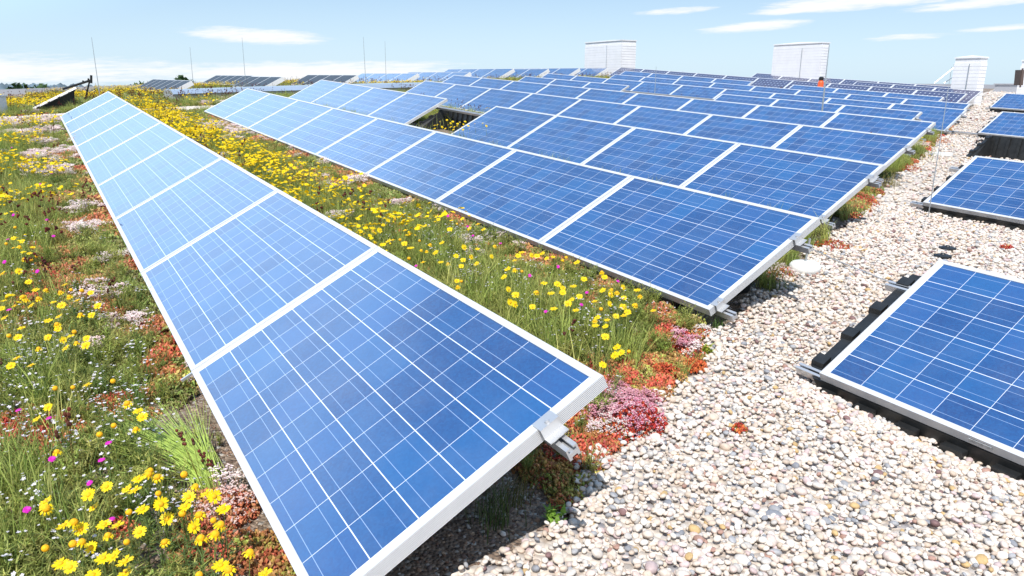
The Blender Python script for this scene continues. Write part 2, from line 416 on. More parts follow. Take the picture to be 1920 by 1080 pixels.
# ------------------------------------------------------------------ pebbles, plants: prototypes
def proto(name, me, colname):
    c = bpy.data.collections.get(colname) or bpy.data.collections.new(colname)
    o = bpy.data.objects.new(name, me); c.objects.link(o); return o
def set_shade(me, per_vert):
    a = me.attributes.new('shade', 'FLOAT_COLOR', 'POINT')
    arr = np.ones((len(me.vertices), 4), np.float32); arr[:, :3] = np.asarray(per_vert, np.float32).reshape(len(me.vertices), -1)
    a.data.foreach_set('color', arr.ravel())
def ico(sub=1):
    bm = bmesh.new(); bmesh.ops.create_icosphere(bm, subdivisions=sub, radius=1)
    v = np.array([x.co[:] for x in bm.verts]); f = [[x.index for x in g.verts] for g in bm.faces]; bm.free(); return v, f
ICO1, ICO2 = ico(1), ico(2)
def pebble_mesh(i, r):
    v, f = ICO2; v = v.copy()
    for _ in range(3):
        d = r.normal(size=3); d /= np.linalg.norm(d); v += .16*np.maximum(0, (v @ d))[:, None]**2*d*r.uniform(-1, 1)
    s = np.array([1, r.uniform(.62, .9), r.uniform(.42, .66)]); v = v*s
    me = bpy.data.meshes.new('pebble_shape'); me.from_pydata(v.tolist(), [], f); me.materials.append(M_PEB)
    me.polygons.foreach_set('use_smooth', [True]*len(f)); return me
for i in range(8): proto('peb_%02d' % i, pebble_mesh(i, np.random.default_rng(i)), 'proto_pebble')

class SM:
    """small mesh with a shade per vertex"""
    def __init__(s): s.v = []; s.f = []; s.s = []; s.mi = []
    def add(s, vs, fs, sh, mi=0):
        b = len(s.v); s.v += [tuple(p) for p in vs]; s.f += [[b+k for k in f] for f in fs]; s.mi += [mi]*len(fs)
        s.s += [sh]*len(vs) if np.ndim(sh) <= 1 else [tuple(q) for q in sh]
    def blade(s, p, d, ln, w, bend, sh, segs=3, mi=0):
        """curved tapering blade from p leaning to direction d (plan angle)"""
        dx, dy = math.cos(d), math.sin(d); vs = []; fs = []
        for k in range(segs+1):
            t = k/segs; r = bend*ln*t*t; z = ln*t*(1 - .35*bend*t); ww = w*(1 - t)**.7*.5 + .0004
            c = (p[0] + dx*r, p[1] + dy*r, p[2] + z)
            vs += [(c[0]-dy*ww, c[1]+dx*ww, c[2]), (c[0]+dy*ww, c[1]-dx*ww, c[2])]
        for k in range(segs): fs.append((2*k, 2*k+1, 2*k+3, 2*k+2))
        s.add(vs, fs, sh, mi); return c
    def stem(s, a, b, r, sh, mi=0):
        a, b = Vector(a), Vector(b); d = (b-a).normalized(); e = d.orthogonal().normalized(); g = d.cross(e)
        vs = []
        for P, q in ((a, r), (b, r*.8)):
            for k in range(3): t = 2.094*k; vs.append(P + (e*math.cos(t) + g*math.sin(t))*q)
        s.add(vs, [(0,1,4,3),(1,2,5,4),(2,0,3,5)], sh, mi)
    def ball(s, c, r, sh, sq=1., mi=0, sub=0):
        v, f = (ICO1 if sub == 0 else ICO2); s.add((v*[r, r, r*sq] + np.array(c)).tolist(), f, sh, mi)
    def mesh(s, name, mats):
        me = bpy.data.meshes.new(name); me.from_pydata(s.v, [], s.f)
        for m in mats: me.materials.append(m)
        me.polygons.foreach_set('material_index', s.mi)
        set_shade(me, np.array([(q, q, q) if np.ndim(q) == 0 else q for q in s.s])); me.update(); return me
OCT = np.array([(1,0,0),(-1,0,0),(0,1,0),(0,-1,0),(0,0,1),(0,0,-1)], float)
OCTF = [(0,2,4),(2,1,4),(1,3,4),(3,0,4),(2,0,5),(1,2,5),(3,1,5),(0,3,5)]
r_ = np.random.default_rng(5)
# grass tufts
for i in range(6):
    m = SM()
    for k in range(26 + 4*i):
        a = r_.uniform(0, 6.28); p = (r_.normal(0, .02), r_.normal(0, .02), 0)
        m.blade(p, a, r_.uniform(.10, .26), r_.uniform(.002, .0042), r_.uniform(.1, .75), r_.uniform(.55, 1.25))
    proto('gr_%02d' % i, m.mesh('grass_tuft_shape', [M_LEAF]), 'proto_grass')
# feathery low herbs
for i in range(5):
    m = SM()
    for k in range(16):
        a = r_.uniform(0, 6.28); ln = r_.uniform(.06, .17); le = r_.uniform(.0, .6)
        tip = (math.cos(a)*ln*le, math.sin(a)*ln*le, ln); m.stem((0, 0, 0), tip, .0011, r_.uniform(.6, 1.0))
        for j in range(9):
            t = r_.uniform(.25, 1.0); q = np.array(tip)*t
            b = r_.uniform(0, 6.28); l2 = r_.uniform(.012, .030)
            m.blade(q, b, l2, r_.uniform(.003, .006), 1.2, r_.uniform(.6, 1.35), 1)
    proto('he_%02d' % i, m.mesh('herb_shape', [M_LEAF]), 'proto_herb')
# sedum clumps: many small fleshy leaves
for i in range(5):
    m = SM()
    for k in range(110):
        a = r_.uniform(0, 6.28); q = math.sqrt(r_.uniform(0, 1))*.055; z = .030*(1-(q/.06)**2) + r_.uniform(-.012, .010)
        d = OCT*np.array([.0050, .0050, .0085])*r_.uniform(.6, 1.3)
        rot = np.array(Euler((r_.uniform(-.9, .9), r_.uniform(-.9, .9), r_.uniform(0, 6))).to_matrix())
        h = r_.uniform(.55, 1.3); tint = np.array([h, h*r_.uniform(.7, 1.4), h])
        m.add((d @ rot.T + [q*math.cos(a), q*math.sin(a), max(.002, z)]).tolist(), OCTF, tuple(tint))
    proto('se_%02d' % i, m.mesh('sedum_shape', [M_SEDUM]), 'proto_sedum')
# flat flower umbels of white / pink stonecrop
for i in range(4):
    m = SM()
    for k in range(14):
        a = r_.uniform(0, 6.28); q = math.sqrt(r_.uniform(0, 1))*.05; b = (q*math.cos(a), q*math.sin(a), r_.uniform(.045, .085))
        m.stem((b[0]*.7, b[1]*.7, 0), b, .0012, (.62, .42, .30))
        for j in range(15):
            c = np.array(b) + r_.normal(0, 1, 3)*[.009, .009, .0035]
            d = OCT*np.array([.0036, .0036, .0022])*r_.uniform(.7, 1.4); h = r_.uniform(.7, 1.1)
            m.add((d + c).tolist(), OCTF, (h, h*r_.uniform(.86, 1.0), h*r_.uniform(.9, 1)))
    proto('um_%02d' % i, m.mesh('umbel_shape', [M_PETAL]), 'proto_umbel')
# sprays of tiny white flowers
for i in range(4):
    m = SM()
    for k in range(12):
        a = r_.uniform(0, 6.28); ln = r_.uniform(.10, .22); le = r_.uniform(0, .55)
        tip = Vector((math.cos(a)*ln*le, math.sin(a)*ln*le, ln)); m.stem((0, 0, 0), tip, .0008, (.16, .26, .06))
        for j in range(4): m.blade(tip*r_.uniform(.1, .8), r_.uniform(0, 6.28), .03, .002, .8, (.16, .26, .06), 1)
        n = 5; rr = r_.uniform(.0045, .0075); t0 = r_.uniform(0, 6)
        for j in range(n):
            t = t0 + 6.283*j/n; e = Vector((math.cos(t), math.sin(t), r_.uniform(-.1, .35))); g = Vector((-e.y, e.x, 0))
            m.add([tip, tip + e*rr*.7 + g*rr*.42, tip + e*rr*1.15, tip + e*rr*.7 - g*rr*.42], [(0,1,2,3)], (1, .97, 1))
    proto('wf_%02d' % i, m.mesh('white_spray_shape', [M_PETAL]), 'proto_white')
# dry brown seed heads
for i in range(4):
    m = SM()
    for k in range(4):
        a = r_.uniform(0, 6.28); ln = r_.uniform(.20, .38); le = r_.uniform(0, .25)
        tip = Vector((math.cos(a)*ln*le, math.sin(a)*ln*le, ln)); m.stem((0, 0, 0), tip, .0011, (.8, 1.0, .4))
        for j in range(3): m.ball(tip + Vector(r_.normal(0, .006, 3)), .0075, (r_.uniform(.5, 1.1), .42, .40), 1.2)
    proto('sd_%02d' % i, m.mesh('seed_head_shape', [M_LEAF]), 'proto_seed')

def daisy_parts(m, r, ln, lean, kind, split=False, dg=.47):
    """yellow daisy: stem with a few cut leaves, ring of rays, domed disc; kind 1 has lost its rays"""
    tip = Vector((lean[0]*ln, lean[1]*ln, ln)); mid = tip*.5 + Vector((-lean[1]*.02, lean[0]*.02, 0))
    ms = m[0]; ms.stem((0, 0, 0), mid, .0016, (.20, .27, .075)); ms.stem(mid, tip, .0014, (.26, .33, .09))
    for k in range(16):
        q = Vector((0, 0, 0)).lerp(mid, r.uniform(.05, 1.0)); ms.blade(q, r.uniform(0, 6.28), r.uniform(.02, .05), .004, 1.1, (.13, .20, .06), 2)
    nrm = Vector((lean[0]*.8 + r.normal(0, .34), lean[1]*.8 - .25 + r.normal(0, .34), 1)).normalized(); e = nrm.orthogonal().normalized(); g = nrm.cross(e)
    rd = .0085 if kind == 0 else .0125
    # disc
    v, f = ICO2; Mx = np.array((e, g, nrm)).T
    keep = v*[rd, rd, rd*(.62 if kind == 0 else .95)]
    m[2].add((keep @ Mx.T + np.array(tip) + np.array(nrm)*.001).tolist(), f, [(.93*s, dg*s, .010) for s in (.80 + .25*r.random(len(v)))], 1 if not split else 0)
    n = 17 if kind == 0 else (0 if r.random() < .4 else 11); L = .0155 if kind == 0 else .0085
    for k in range(n):
        t = 6.283*k/n + r.normal(0, .08); d = e*math.cos(t) + g*math.sin(t); s_ = (g*math.cos(t) - e*math.sin(t))
        dr = r.uniform(-.002, .003) if kind == 0 else -.007
        l = L*r.uniform(.85, 1.1); w = .0034; b0 = tip + d*rd*.75; b1 = tip + d*(rd + l*.55) + nrm*dr*.4; b2 = tip + d*(rd + l) + nrm*dr*1.3
        h = r.uniform(.85, 1.08)
        m[1].add([b0 - s_*w*.5, b0 + s_*w*.5, b1 + s_*w, b1 - s_*w, b2 + s_*w*.5, b2 - s_*w*.5], [(0,1,2,3),(3,2,4,5)], (.95*h, .70*h, .010), 1 if not split else 0)
for i in range(6):       # clusters of flowers for the far mass
    m = SM()
    for k in range(5):
        sub = SM(); daisy_parts((sub, sub, sub), r_, r_.uniform(.22, .36), r_.normal(0, .12, 2), int(r_.random() < .2), False, .70)
        m.add((np.array(sub.v) + [r_.normal(0, .05), r_.normal(0, .05), 0]).tolist(), sub.f, np.array(sub.s))
        m.mi[-len(sub.mi):] = sub.mi
    proto('yf_%02d' % i, m.mesh('yellow_cluster_shape', [M_LEAF, M_PETAL]), 'proto_yellow')

def scatter(name, col, P, scl, tint, tilt=.15, rotz=None, label='', cat='', rots=None):
    """one stuff object: small shapes set out at the points P"""
    P = np.asarray(P, float); n = len(P); c = bpy.data.collections[col]
    me = bpy.data.meshes.new(name); me.from_pydata(P.tolist(), [], [])
    if rots is None:
        rots = np.stack([RNG.normal(0, tilt, n), RNG.normal(0, tilt, n), RNG.uniform(0, 6.283, n) if rotz is None else rotz], -1)
    a = me.attributes.new('rot', 'FLOAT_VECTOR', 'POINT'); a.data.foreach_set('vector', np.asarray(rots, np.float32).ravel())
    a = me.attributes.new('scl', 'FLOAT', 'POINT'); a.data.foreach_set('value', np.broadcast_to(np.asarray(scl, np.float32), (n,)).copy())
    a = me.attributes.new('idx', 'INT', 'POINT'); a.data.foreach_set('value', RNG.integers(0, len(c.objects), n).astype(np.int32))
    t4 = np.ones((n, 4), np.float32); t4[:, :3] = tint
    a = me.attributes.new('tint', 'FLOAT_COLOR', 'POINT'); a.data.foreach_set('color', t4.ravel())
    o = link(bpy.data.objects.new(name, me))
    g = bpy.data.node_groups.new(name, 'GeometryNodeTree')
    g.interface.new_socket('Geometry', in_out='INPUT', socket_type='NodeSocketGeometry'); g.interface.new_socket('Geometry', in_out='OUTPUT', socket_type='NodeSocketGeometry')
    gi, go = g.nodes.new('NodeGroupInput'), g.nodes.new('NodeGroupOutput')
    iop = g.nodes.new('GeometryNodeInstanceOnPoints'); ci = g.nodes.new('GeometryNodeCollectionInfo')
    ci.inputs[0].default_value = c; ci.inputs['Separate Children'].default_value = True; ci.inputs['Reset Children'].default_value = True
    def na(nm, ty):
        x = g.nodes.new('GeometryNodeInputNamedAttribute'); x.data_type = ty; x.inputs[0].default_value = nm; return x.outputs[0]
    e2r = g.nodes.new('FunctionNodeEulerToRotation')
    L = g.links.new
    L(gi.outputs[0], iop.inputs['Points']); L(ci.outputs[0], iop.inputs['Instance']); iop.inputs['Pick Instance'].default_value = True
    L(na('idx', 'INT'), iop.inputs['Instance Index']); L(na('rot', 'FLOAT_VECTOR'), e2r.inputs[0]); L(e2r.outputs[0], iop.inputs['Rotation'])
    L(na('scl', 'FLOAT'), iop.inputs['Scale']); L(iop.outputs[0], go.inputs[0])
    md = o.modifiers.new('scatter', 'NODES'); md.node_group = g
    return tag(o, label, cat, kind='stuff')

def in_frame(P, m=60):
    x, y, d = proj(P); return (d > .3) & (x > -m*2) & (x < 1920 + m*2) & (y > 60) & (y < 1080 + m*3)
def sample(n, a0, a1, b0, b1, near=None):
    a = RNG.uniform(a0, a1, n); b = RNG.uniform(b0, b1, n); x, y = xy(a, b); P = np.stack([x, y, gz(x, y)], -1)
    k = in_frame(P); return P[k], a[k], b[k]
# value noise in plan for patchy planting
def vnoise(a, b, scale, seed):
    r = np.random.default_rng(seed); T = r.random((64, 64)); x, y = a/scale, b/scale
    i, j = np.floor(x).astype(int), np.floor(y).astype(int); fx, fy = x-i, y-j; fx = fx*fx*(3-2*fx); fy = fy*fy*(3-2*fy)
    q = lambda ii, jj: T[ii % 64, jj % 64]
    return (q(i, j)*(1-fx) + q(i+1, j)*fx)*(1-fy) + (q(i, j+1)*(1-fx) + q(i+1, j+1)*fx)*fy
def fbm(a, b, s, seed): return .55*vnoise(a, b, s, seed) + .3*vnoise(a, b, s*.45, seed+1) + .15*vnoise(a, b, s*.2, seed+2)

# pebbles
PEBCOL = np.array([(.66,.60,.545),(.63,.55,.48),(.58,.485,.40),(.63,.52,.475),(.55,.45,.37),(.67,.63,.59),(.48,.455,.435),(.33,.335,.355),(.24,.25,.28),(.50,.35,.17),(.36,.22,.18),(.20,.12,.12),(.54,.43,.43)])
PEBW = np.array([21,17,11,10,8,15,7,3.6,1.5,1.8,2.2,.8,5]); PEBW = PEBW/PEBW.sum()
def panel_cover(P):
    return np.zeros(len(P), bool)
pts = []; scl = []
for n, d0, d1, s0 in ((330000, 0, 4.5, .0124), (330000, 4.5, 9, .0145), (260000, 9, 24, .021), (60000, 24, 45, .034)):
    b0, b1 = (-3, 8) if d1 < 5 else ((-2, 14) if d1 < 10 else (2, 45)); a0, a1 = (-6, 5) if d1 < 10 else (-14, 22)
    P, a, b = sample(n, a0, a1, b0, b1); d = np.linalg.norm(P[:, :2], axis=1)
    bo = border(b) + .05*np.sin(b*9) + .10*(fbm(a, b, .5, 3) - .5)
    k = (d >= d0) & (d < d1) & (a < bo - RNG.exponential(.02, len(a)) + .03)
    P, d = P[k], d[k]; s = s0*np.exp(RNG.normal(0, .26, len(P)))
    P[:, 2] += .010 + RNG.uniform(0, .022, len(P)) + s*.25
    pts.append(P); scl.append(s)
# stray pebbles on the soil beside the path
P, a, b = sample(26000, -2, 6, -2, 9); bo = border(b); k = (a > bo) & (RNG.random(len(a)) < .28*np.exp(-(a-bo)/.10)); P = P[k]; P[:, 2] += .006
pts.append(P); scl.append(.013*np.exp(RNG.normal(0, .3, len(P))))
P, a, b = sample(60000, 17.1, 18.8, -13, 30); P[:, 2] += .025; pts.append(P); scl.append(np.full(len(P), .03))
o_ = np.array(RROW['R1']); n_ = 2600; t_ = RNG.uniform(-.10, 1.75, n_); w_ = RNG.exponential(.05, n_)
P = o_ - np.outer(t_, U0) - np.outer(w_ + .022, [HH[0], HH[1], 0]); P[:, 2] = gz(P[:, 0], P[:, 1]) + np.maximum(.012, (.062 - .45*w_)*np.clip(.15 + 1.1*fbm(t_, w_*0, .35, 9), .1, 1)*RNG.uniform(.5, 1, n_))
pts.append(P); scl.append(.0125*np.exp(RNG.normal(0, .25, n_)))
pts = np.concatenate(pts); scl = np.concatenate(scl)
tint = PEBCOL[RNG.choice(len(PEBCOL), len(pts), p=PEBW)]*RNG.uniform(.86, 1.08, (len(pts), 1))
rots = np.stack([RNG.normal(0, .24, len(pts)), RNG.normal(0, .24, len(pts)), RNG.uniform(0, 6.283, len(pts))], -1)
scatter('gravel_pebbles', 'proto_pebble', pts, scl, np.clip(tint, 0, .9), rots=rots, label='rounded white, beige and grey pebbles of the gravel path', cat='gravel')

# ------------------------------------------------------------------ planting (uncountable ground cover)
def row_b(n, a):
    o, u, v, w = ROW[n]; a0, b0 = ab(o); ua, ub = u[0]*UH[0] + u[1]*UH[1], u[0]*HH[0] + u[1]*HH[1]
    return b0 + (a - a0)*ub/ua
ROWSPAN = {n: (ab(ROW[n][0])[0], ab(ROW[n][0])[0] + k*1.68) for n, k in zip('ABCDEFGHIJKL', (9, 8, 8, 8, 9, 8, 9, 8, 8, 10, 3, 6))}
def free_of_panels(a, b, low=.04, high=.93):
    ok = np.ones(len(a), bool)
    for n in ROW:
        d = b - row_b(n, a); s, e = ROWSPAN[n]
        ok &= ~((d > -low) & (d < high) & (a > s - .05) & (a < e + .05))
    return ok
def blobs(P, lst):
    """1 at the centre of each spot, falling to 0 at its radius"""
    out = np.zeros(len(P))
    for px, py, r in lst:
        c = gp(px, py); d2 = ((P[:, 0]-c.x)**2 + (P[:, 1]-c.y)**2)/(r*r)
        out = np.maximum(out, np.clip(1.25 - d2, 0, 1))
    return out
RED = [(200,770,.13),(232,792,.11),(60,830,.18),(110,850,.14),(30,800,.14),(190,600,.15),(205,570,.14),(110,590,.15),(150,540,.18),(235,640,.12),(130,510,.22),(145,440,.28),(95,480,.2),(120,330,.3),(110,380,.3),(85,300,.3),
       (318,722,.10),(300,738,.08),(285,690,.09),(120,430,.2),(1155,700,.13),(1215,690,.15),(1130,738,.15),(1112,802,.10),(1150,815,.13),(1225,755,.12),(1272,690,.13),(1305,645,.12),(1250,600,.14),(1130,545,.14),(1110,570,.13),(1000,540,.09),
       (820,480,.1),(1180,730,.14),(1320,625,.08),(1240,640,.12),(1195,765,.12),(1235,780,.08),(975,866,.07),(640,350,.15),(720,385,.13),(560,300,.2),(480,268,.25),(850,420,.12)]
PINK = [(1165,790,.12),(1190,765,.10),(1150,755,.09),(1285,655,.07),(1200,800,.07)]
WHITE = [(190,500,.14),(215,492,.13),(180,562,.12),(200,575,.1),(150,405,.18),(165,440,.15),(130,330,.25),(105,275,.35),(60,255,.5),(200,668,.07),(242,622,.1),(1270,572,.11),(1300,592,.1),(1290,560,.1),(1240,560,.1),(1000,470,.1),
         (540,290,.2),(600,318,.18),(665,352,.16),(745,392,.14),(450,248,.25),(70,235,.7),(20,240,.8),(430,925,.05),(1110,820,.06)]
BARE = [(380,820,.20),(420,880,.2),(345,770,.14),(400,900,.16),(470,960,.15),(520,1040,.2),(330,790,.10),(370,740,.1),(1280,720,.13),(1240,730,.1),(960,1000,.25),(900,1040,.3),(1020,900,.2),(1085,880,.2),(1060,940,.16),(1100,850,.12)]
# one set of candidate points in the planted area, sorted into plants by patchy noise
def planted(n, a0, a1, b0, b1):
    P, a, b = sample(n, a0, a1, b0, b1)
    k = (a > border(b) + .02) & ~((a > 17.15) & (a < 18.65)); return P[k], a[k], b[k]
zones = [(240000, -1.2, 5.5, -3.2, 3.0), (120000, 5.5, 17.2, -9, 3.2), (60000, 3, 17.2, 3.8, 12), (70000, 5, 18, 10, 24), (45000, 18.7, 31, -9, 26), (9000, 31, 45, 0, 40)]
AP, AA, AB_ = [np.concatenate(q) for q in zip(*[planted(*z) for z in zones])]
dist = np.linalg.norm(AP[:, :2], axis=1)
lowA = row_b('A', AA) - AB_; lowB = row_b('B', AA) - AB_
edge = ((lowA > -.10) & (lowA < .42)) | ((lowB > -.10) & (lowB < .50))          # bands along the low edges
rowspan_ab = (AA < 17)
n1 = fbm(AA, AB_, .9, 21); n2 = fbm(AA, AB_, .6, 31); n3 = fbm(AA, AB_, 1.6, 41); n4 = fbm(AA, AB_, .35, 51)
red = np.maximum(blobs(AP, RED), np.where(edge & (AA > 3.4) & rowspan_ab, np.clip((n2-.50)*5, 0, 1)*.72*(n4 > .36), np.clip((n2-.53)*7, 0, .85)))
pink = blobs(AP, PINK); white = np.maximum(blobs(AP, WHITE)*np.clip((n4-.30)*5, 0, 1), np.where(edge & (AA > 3.4) & rowspan_ab, np.clip((n1-.56)*7, 0, 1)*.8*(n4 > .45)*np.where(lowB > -.2, .7, 1)*(AA < 14.5), np.clip((n1-.66)*7, 0, .5)))
bare = np.maximum(blobs(AP, BARE), np.where((lowA > -.2) & (lowA < .22) & (AA < 3.2), .9, 0))
bare = np.maximum(bare, np.where((AA < border(AB_) + .16), .6, 0))
free = free_of_panels(AA, AB_, .05); freelow = free_of_panels(AA, AB_, -.10)
U = RNG.random(len(AP))
def pick(dens, mask, cap_d=None):
    """points kept with a density in plants per square metre"""
    k = mask & (RNG.random(len(AP)) < np.clip(dens/CAND, 0, 1)); return AP[k], k
# candidate density per zone
CAND = np.empty(len(AP)); i0 = 0
for z in zones:
    area = (z[2]-z[1])*(z[4]-z[3]); m_ = (AA >= z[1]) & (AA <= z[2]) & (AB_ >= z[3]) & (AB_ <= z[4]); CAND[m_] = z[0]/area
far = np.clip((dist - 3)/6, 0, 1)
jit = lambda n, s=.12: np.exp(RNG.normal(0, s, (n, 1)))
# grass
d = (215 - 80*far)*np.clip(1.1 - bare*1.1 - red*1.0 - white*.75, .03, 1)*np.clip(.35 + (n3-.3)*2, .2, 1.3)
P, k = pick(d, free); lerp = RNG.random((len(P), 1))
scatter('meadow_grass', 'proto_grass', P, RNG.uniform(.55, 1.25, len(P))*np.where(edge[k], .55, 1), (np.array([.29, .40, .080])*(1-lerp) + np.array([.48, .47, .14])*lerp)*jit(len(P)), label='thin light green grass blades growing through the roof planting', cat='grass')
d = (330 - 150*far)*np.clip(1.05 - bare*.95 - red*.98 - white*.5, .03, 1)
P, k = pick(d, freelow); lerp = RNG.random((len(P), 1))
scatter('low_herbs', 'proto_herb', P, RNG.uniform(.45, 1.0, len(P))*np.where(free[k], 1, .45), (np.array([.26, .34, .07])*(1-lerp) + np.array([.42, .40, .12])*lerp)*jit(len(P), .18), label='feathery olive green herbs covering the roof soil', cat='ground cover')
# stonecrop leaves: red, orange, yellow green
d = 620*np.maximum(red, pink*.9) + 40*np.clip(1-bare*1.2, 0, 1) + 200*(edge & (AA > 3.2))
P, k = pick(d, freelow); q = n4[k][:, None]; w = RNG.random((len(P), 1))*.55 + q*.7
cA, cB, cC = np.array([.52, .05, .055]), np.array([.58, .13, .075]), np.array([.34, .30, .08])
col = np.where(w < .5, cA + (cB-cA)*(w/.5), cB + (cC-cB)*np.clip((w-.5)/.35, 0, 1)); isr = np.maximum(red, pink)[k][:, None] > .12
col = np.where((edge[k] & (dist[k] > 4))[:, None], col*.72 + np.array([.30, .25, .10])*.28, col); col = np.where(isr, col, np.array([.24, .25, .08]))*jit(len(P), .22)
col = np.where((pink[k] > .3)[:, None], np.array([.42, .05, .06])*jit(len(P)), col)
scatter('stonecrop_mat', 'proto_sedum', P, RNG.uniform(.7, 1.25, len(P))*(1 + .5*far[k])*np.where(((lowB > -.12) & (lowB < .10))[k] | ((lowA > -.05) & (lowA < .08) & (AA > 3))[k], 1.35, 1), col, label='red and orange stonecrop mats between the grasses', cat='stonecrop')
d = 190*np.clip(white*1.1, 0, 1) + 330*pink
P, k = pick(d, freelow); pk = pink[k][:, None] > .2; w = RNG.random((len(P), 1))
col = np.where(pk, np.array([.74, .34, .42])*(1-w) + np.array([.82, .56, .60])*w, np.array([.96, .93, .88])*(1-w) + np.array([.94, .84, .80])*w)
scatter('stonecrop_flowers', 'proto_umbel', P, RNG.uniform(.75, 1.15, len(P))*(1 + .4*far[k]), col, label='white and pale pink stonecrop flower heads in flat clusters', cat='flowers')
# tiny white flowers
WS = [(60,690,.35),(150,740,.35),(40,760,.35),(230,760,.22),(100,640,.3),(60,900,.35),(200,900,.3),(330,905,.22),(150,1000,.35),(30,1030,.35),(820,480,.3),(880,510,.3),(930,560,.25),(1000,600,.25),(1120,640,.2),(1090,560,.2),(760,440,.3),(300,1000,.25),(1010,660,.15)]
d = 62*blobs(AP, WS)*(1 - .7*bare) + 8*(1-far)*(1-bare)
P, k = pick(d, free)
scatter('tiny_white_flowers', 'proto_white', P, RNG.uniform(.7, 1.15, len(P)), np.array([.82, .80, .84])*jit(len(P), .05), label='haze of tiny white flowers on thread thin stems', cat='flowers')
# yellow daisies too many to count, further off
YB = [(620,360,.5),(700,395,.45),(540,330,.55),(480,300,.6),(430,270,.7),(780,430,.35),(830,455,.28),(400,245,.8),(360,235,.8),(740,400,.35),(560,360,.4),(650,400,.4),(60,250,.6),(30,290,.5),(70,350,.4),(20,340,.4),(50,410,.35),
      (220,190,2.0),(250,178,2.5),(200,172,2.5),(340,215,1.0),(300,205,1.2),(40,190,2.2),(90,188,2.0),(20,210,1.5),(840,232,.35),(860,238,.3),(940,228,.3),(410,165,2.5),(435,163,2.),(545,160,2.),(700,165,1.5),(760,165,1.2),(900,140,2),(1700,150,2.0),(1720,151,2.0)]
yb = blobs(AP, YB)
strip = (AB_ > row_b('A', AA) + .9) & (AB_ < row_b('B', AA) - .62)
d = 50*yb + 50*(strip & (AA > 4.5) & (AA < 17))*np.clip(.4 + n1*1.4, 0, 1.6) + 7*((lowA > .5) & (AA > 3.6))*np.clip((n1-.42)*7, 0, 1.2) + 1.2*(AB_ > 9.5)
P, k = pick(d*np.where((lowB > -.2) & (lowB < .55), .06, 1), free & (dist > 3.6))
scatter('yellow_flower_mass', 'proto_yellow', P, RNG.uniform(.62, .95, len(P)), np.ones(3)*jit(len(P), .04), label='mass of bright yellow daisies further along the roof', cat='flowers')
# dry seed heads
d = 3.5*np.clip((n2-.3)*3, 0, 1)*(dist > 2.2)*((AB_ < 2.2) | (AB_ > 9)) + 1.1*((AB_ > 9) | (AA > 15)) + 9*blobs(AP, [(300,195,2),(360,195,2),(400,215,1.2),(60,450,.5),(90,480,.4),(50,600,.3),(30,560,.3),(880,225,.5),(900,222,.5)])
P, k = pick(d, free); w = RNG.random((len(P), 1))
scatter('dry_seed_heads', 'proto_seed', P, RNG.uniform(.75, 1.1, len(P)), np.array([.16, .045, .05])*(1-w) + np.array([.22, .12, .07])*w, label='dark brown dry seed heads on thin stems', cat='seed heads')
# lava grit on bare soil
P, a, b = sample(70000, -1.4, 5.5, -2.6, 3.0); k = (a > border(b) + .01); P, a, b = P[k], a[k], b[k]
bb = np.maximum(blobs(P, BARE), .18); k = RNG.random(len(P)) < bb; P = P[k]
GR = np.array([(.20,.12,.085),(.30,.20,.145),(.14,.10,.085),(.36,.27,.20),(.42,.40,.38),(.19,.15,.14)])
scatter('lava_grit', 'proto_pebble', P + [0, 0, .002], .0055*np.exp(RNG.normal(0, .35, len(P))), GR[RNG.integers(0, 6, len(P))], tilt=.5, label='brown and grey lava grit on the bare roof soil', cat='grit')

# ------------------------------------------------------------------ flowers one can count
def m_shade(name, rough=.55, trans=.25):
    m, N, b = mat(name)
    c = N.n('ShaderNodeAttribute', attribute_type='GEOMETRY', attribute_name='shade').outputs[0]
    N.put(b.inputs['Base Color'], c); b.inputs['Roughness'].default_value = rough; b.inputs['Specular IOR Level'].default_value = .25
    tr = N.n('ShaderNodeBsdfTranslucent'); N.put(tr.inputs[0], c); mx = N.n('ShaderNodeMixShader'); mx.inputs[0].default_value = trans
    o = N.t.nodes['Material Output']; N.t.links.new(b.outputs[0], mx.inputs[1]); N.t.links.new(tr.outputs[0], mx.inputs[2]); N.t.links.new(mx.outputs[0], o.inputs[0])
    return m
M_STEMS, M_RAYS, M_DISC = m_shade('daisy_stem'), m_shade('daisy_rays', .5, .3), m_shade('daisy_disc', .65, .1)
FL = {0: [], 1: []}
rr = np.random.default_rng(77)
for kind in (0, 1):
    for i in range(9):
        parts = (SM(), SM(), SM()); ln = .27; lean = rr.normal(0, .13, 2)
        daisy_parts(parts, rr, ln, lean, kind, True)
        for p_ in parts: p_.mi = [0]*len(p_.f)
        FL[kind].append((ln, lean, parts[0].mesh('daisy_stem', [M_STEMS]), parts[1].mesh('daisy_rays', [M_RAYS]) if parts[1].f else None, parts[2].mesh('daisy_disc', [M_DISC])))
def flower(px, py, label, group, kind, hgt):
    ln, lean, ms, mr, md = FL[kind][int(rr.integers(0, 9))]
    s = hgt/ln; hd = gp(px, py, hgt)
    x, y = hd.x - lean[0]*ln*s, hd.y - lean[1]*ln*s
    o = link(bpy.data.objects.new('yellow_daisy', ms)); hs = rr.uniform(.68, .94)
    z = g1(x, y); o.matrix_world = Matrix.LocRotScale((x, y, z - .005), None, (s, s, (hd.z - z + .005)/ln))
    for nm, me in (('ray_petals', mr), ('flower_disc', md)):
        if me: 
            c = child(nm, me, o)
            # keep heads at life size whatever the stem's length
            tip = Vector((lean[0]*ln, lean[1]*ln, ln)); k = hs/s; kz = hs/((hd.z - z)/ln)
            c.matrix_parent_inverse = Matrix.Identity(4)
            c.matrix_basis = Matrix.Translation(tip) @ Matrix.Diagonal((k, k, kz, 1)) @ Matrix.Translation(-tip)
    return tag(o, label, 'flower', group)
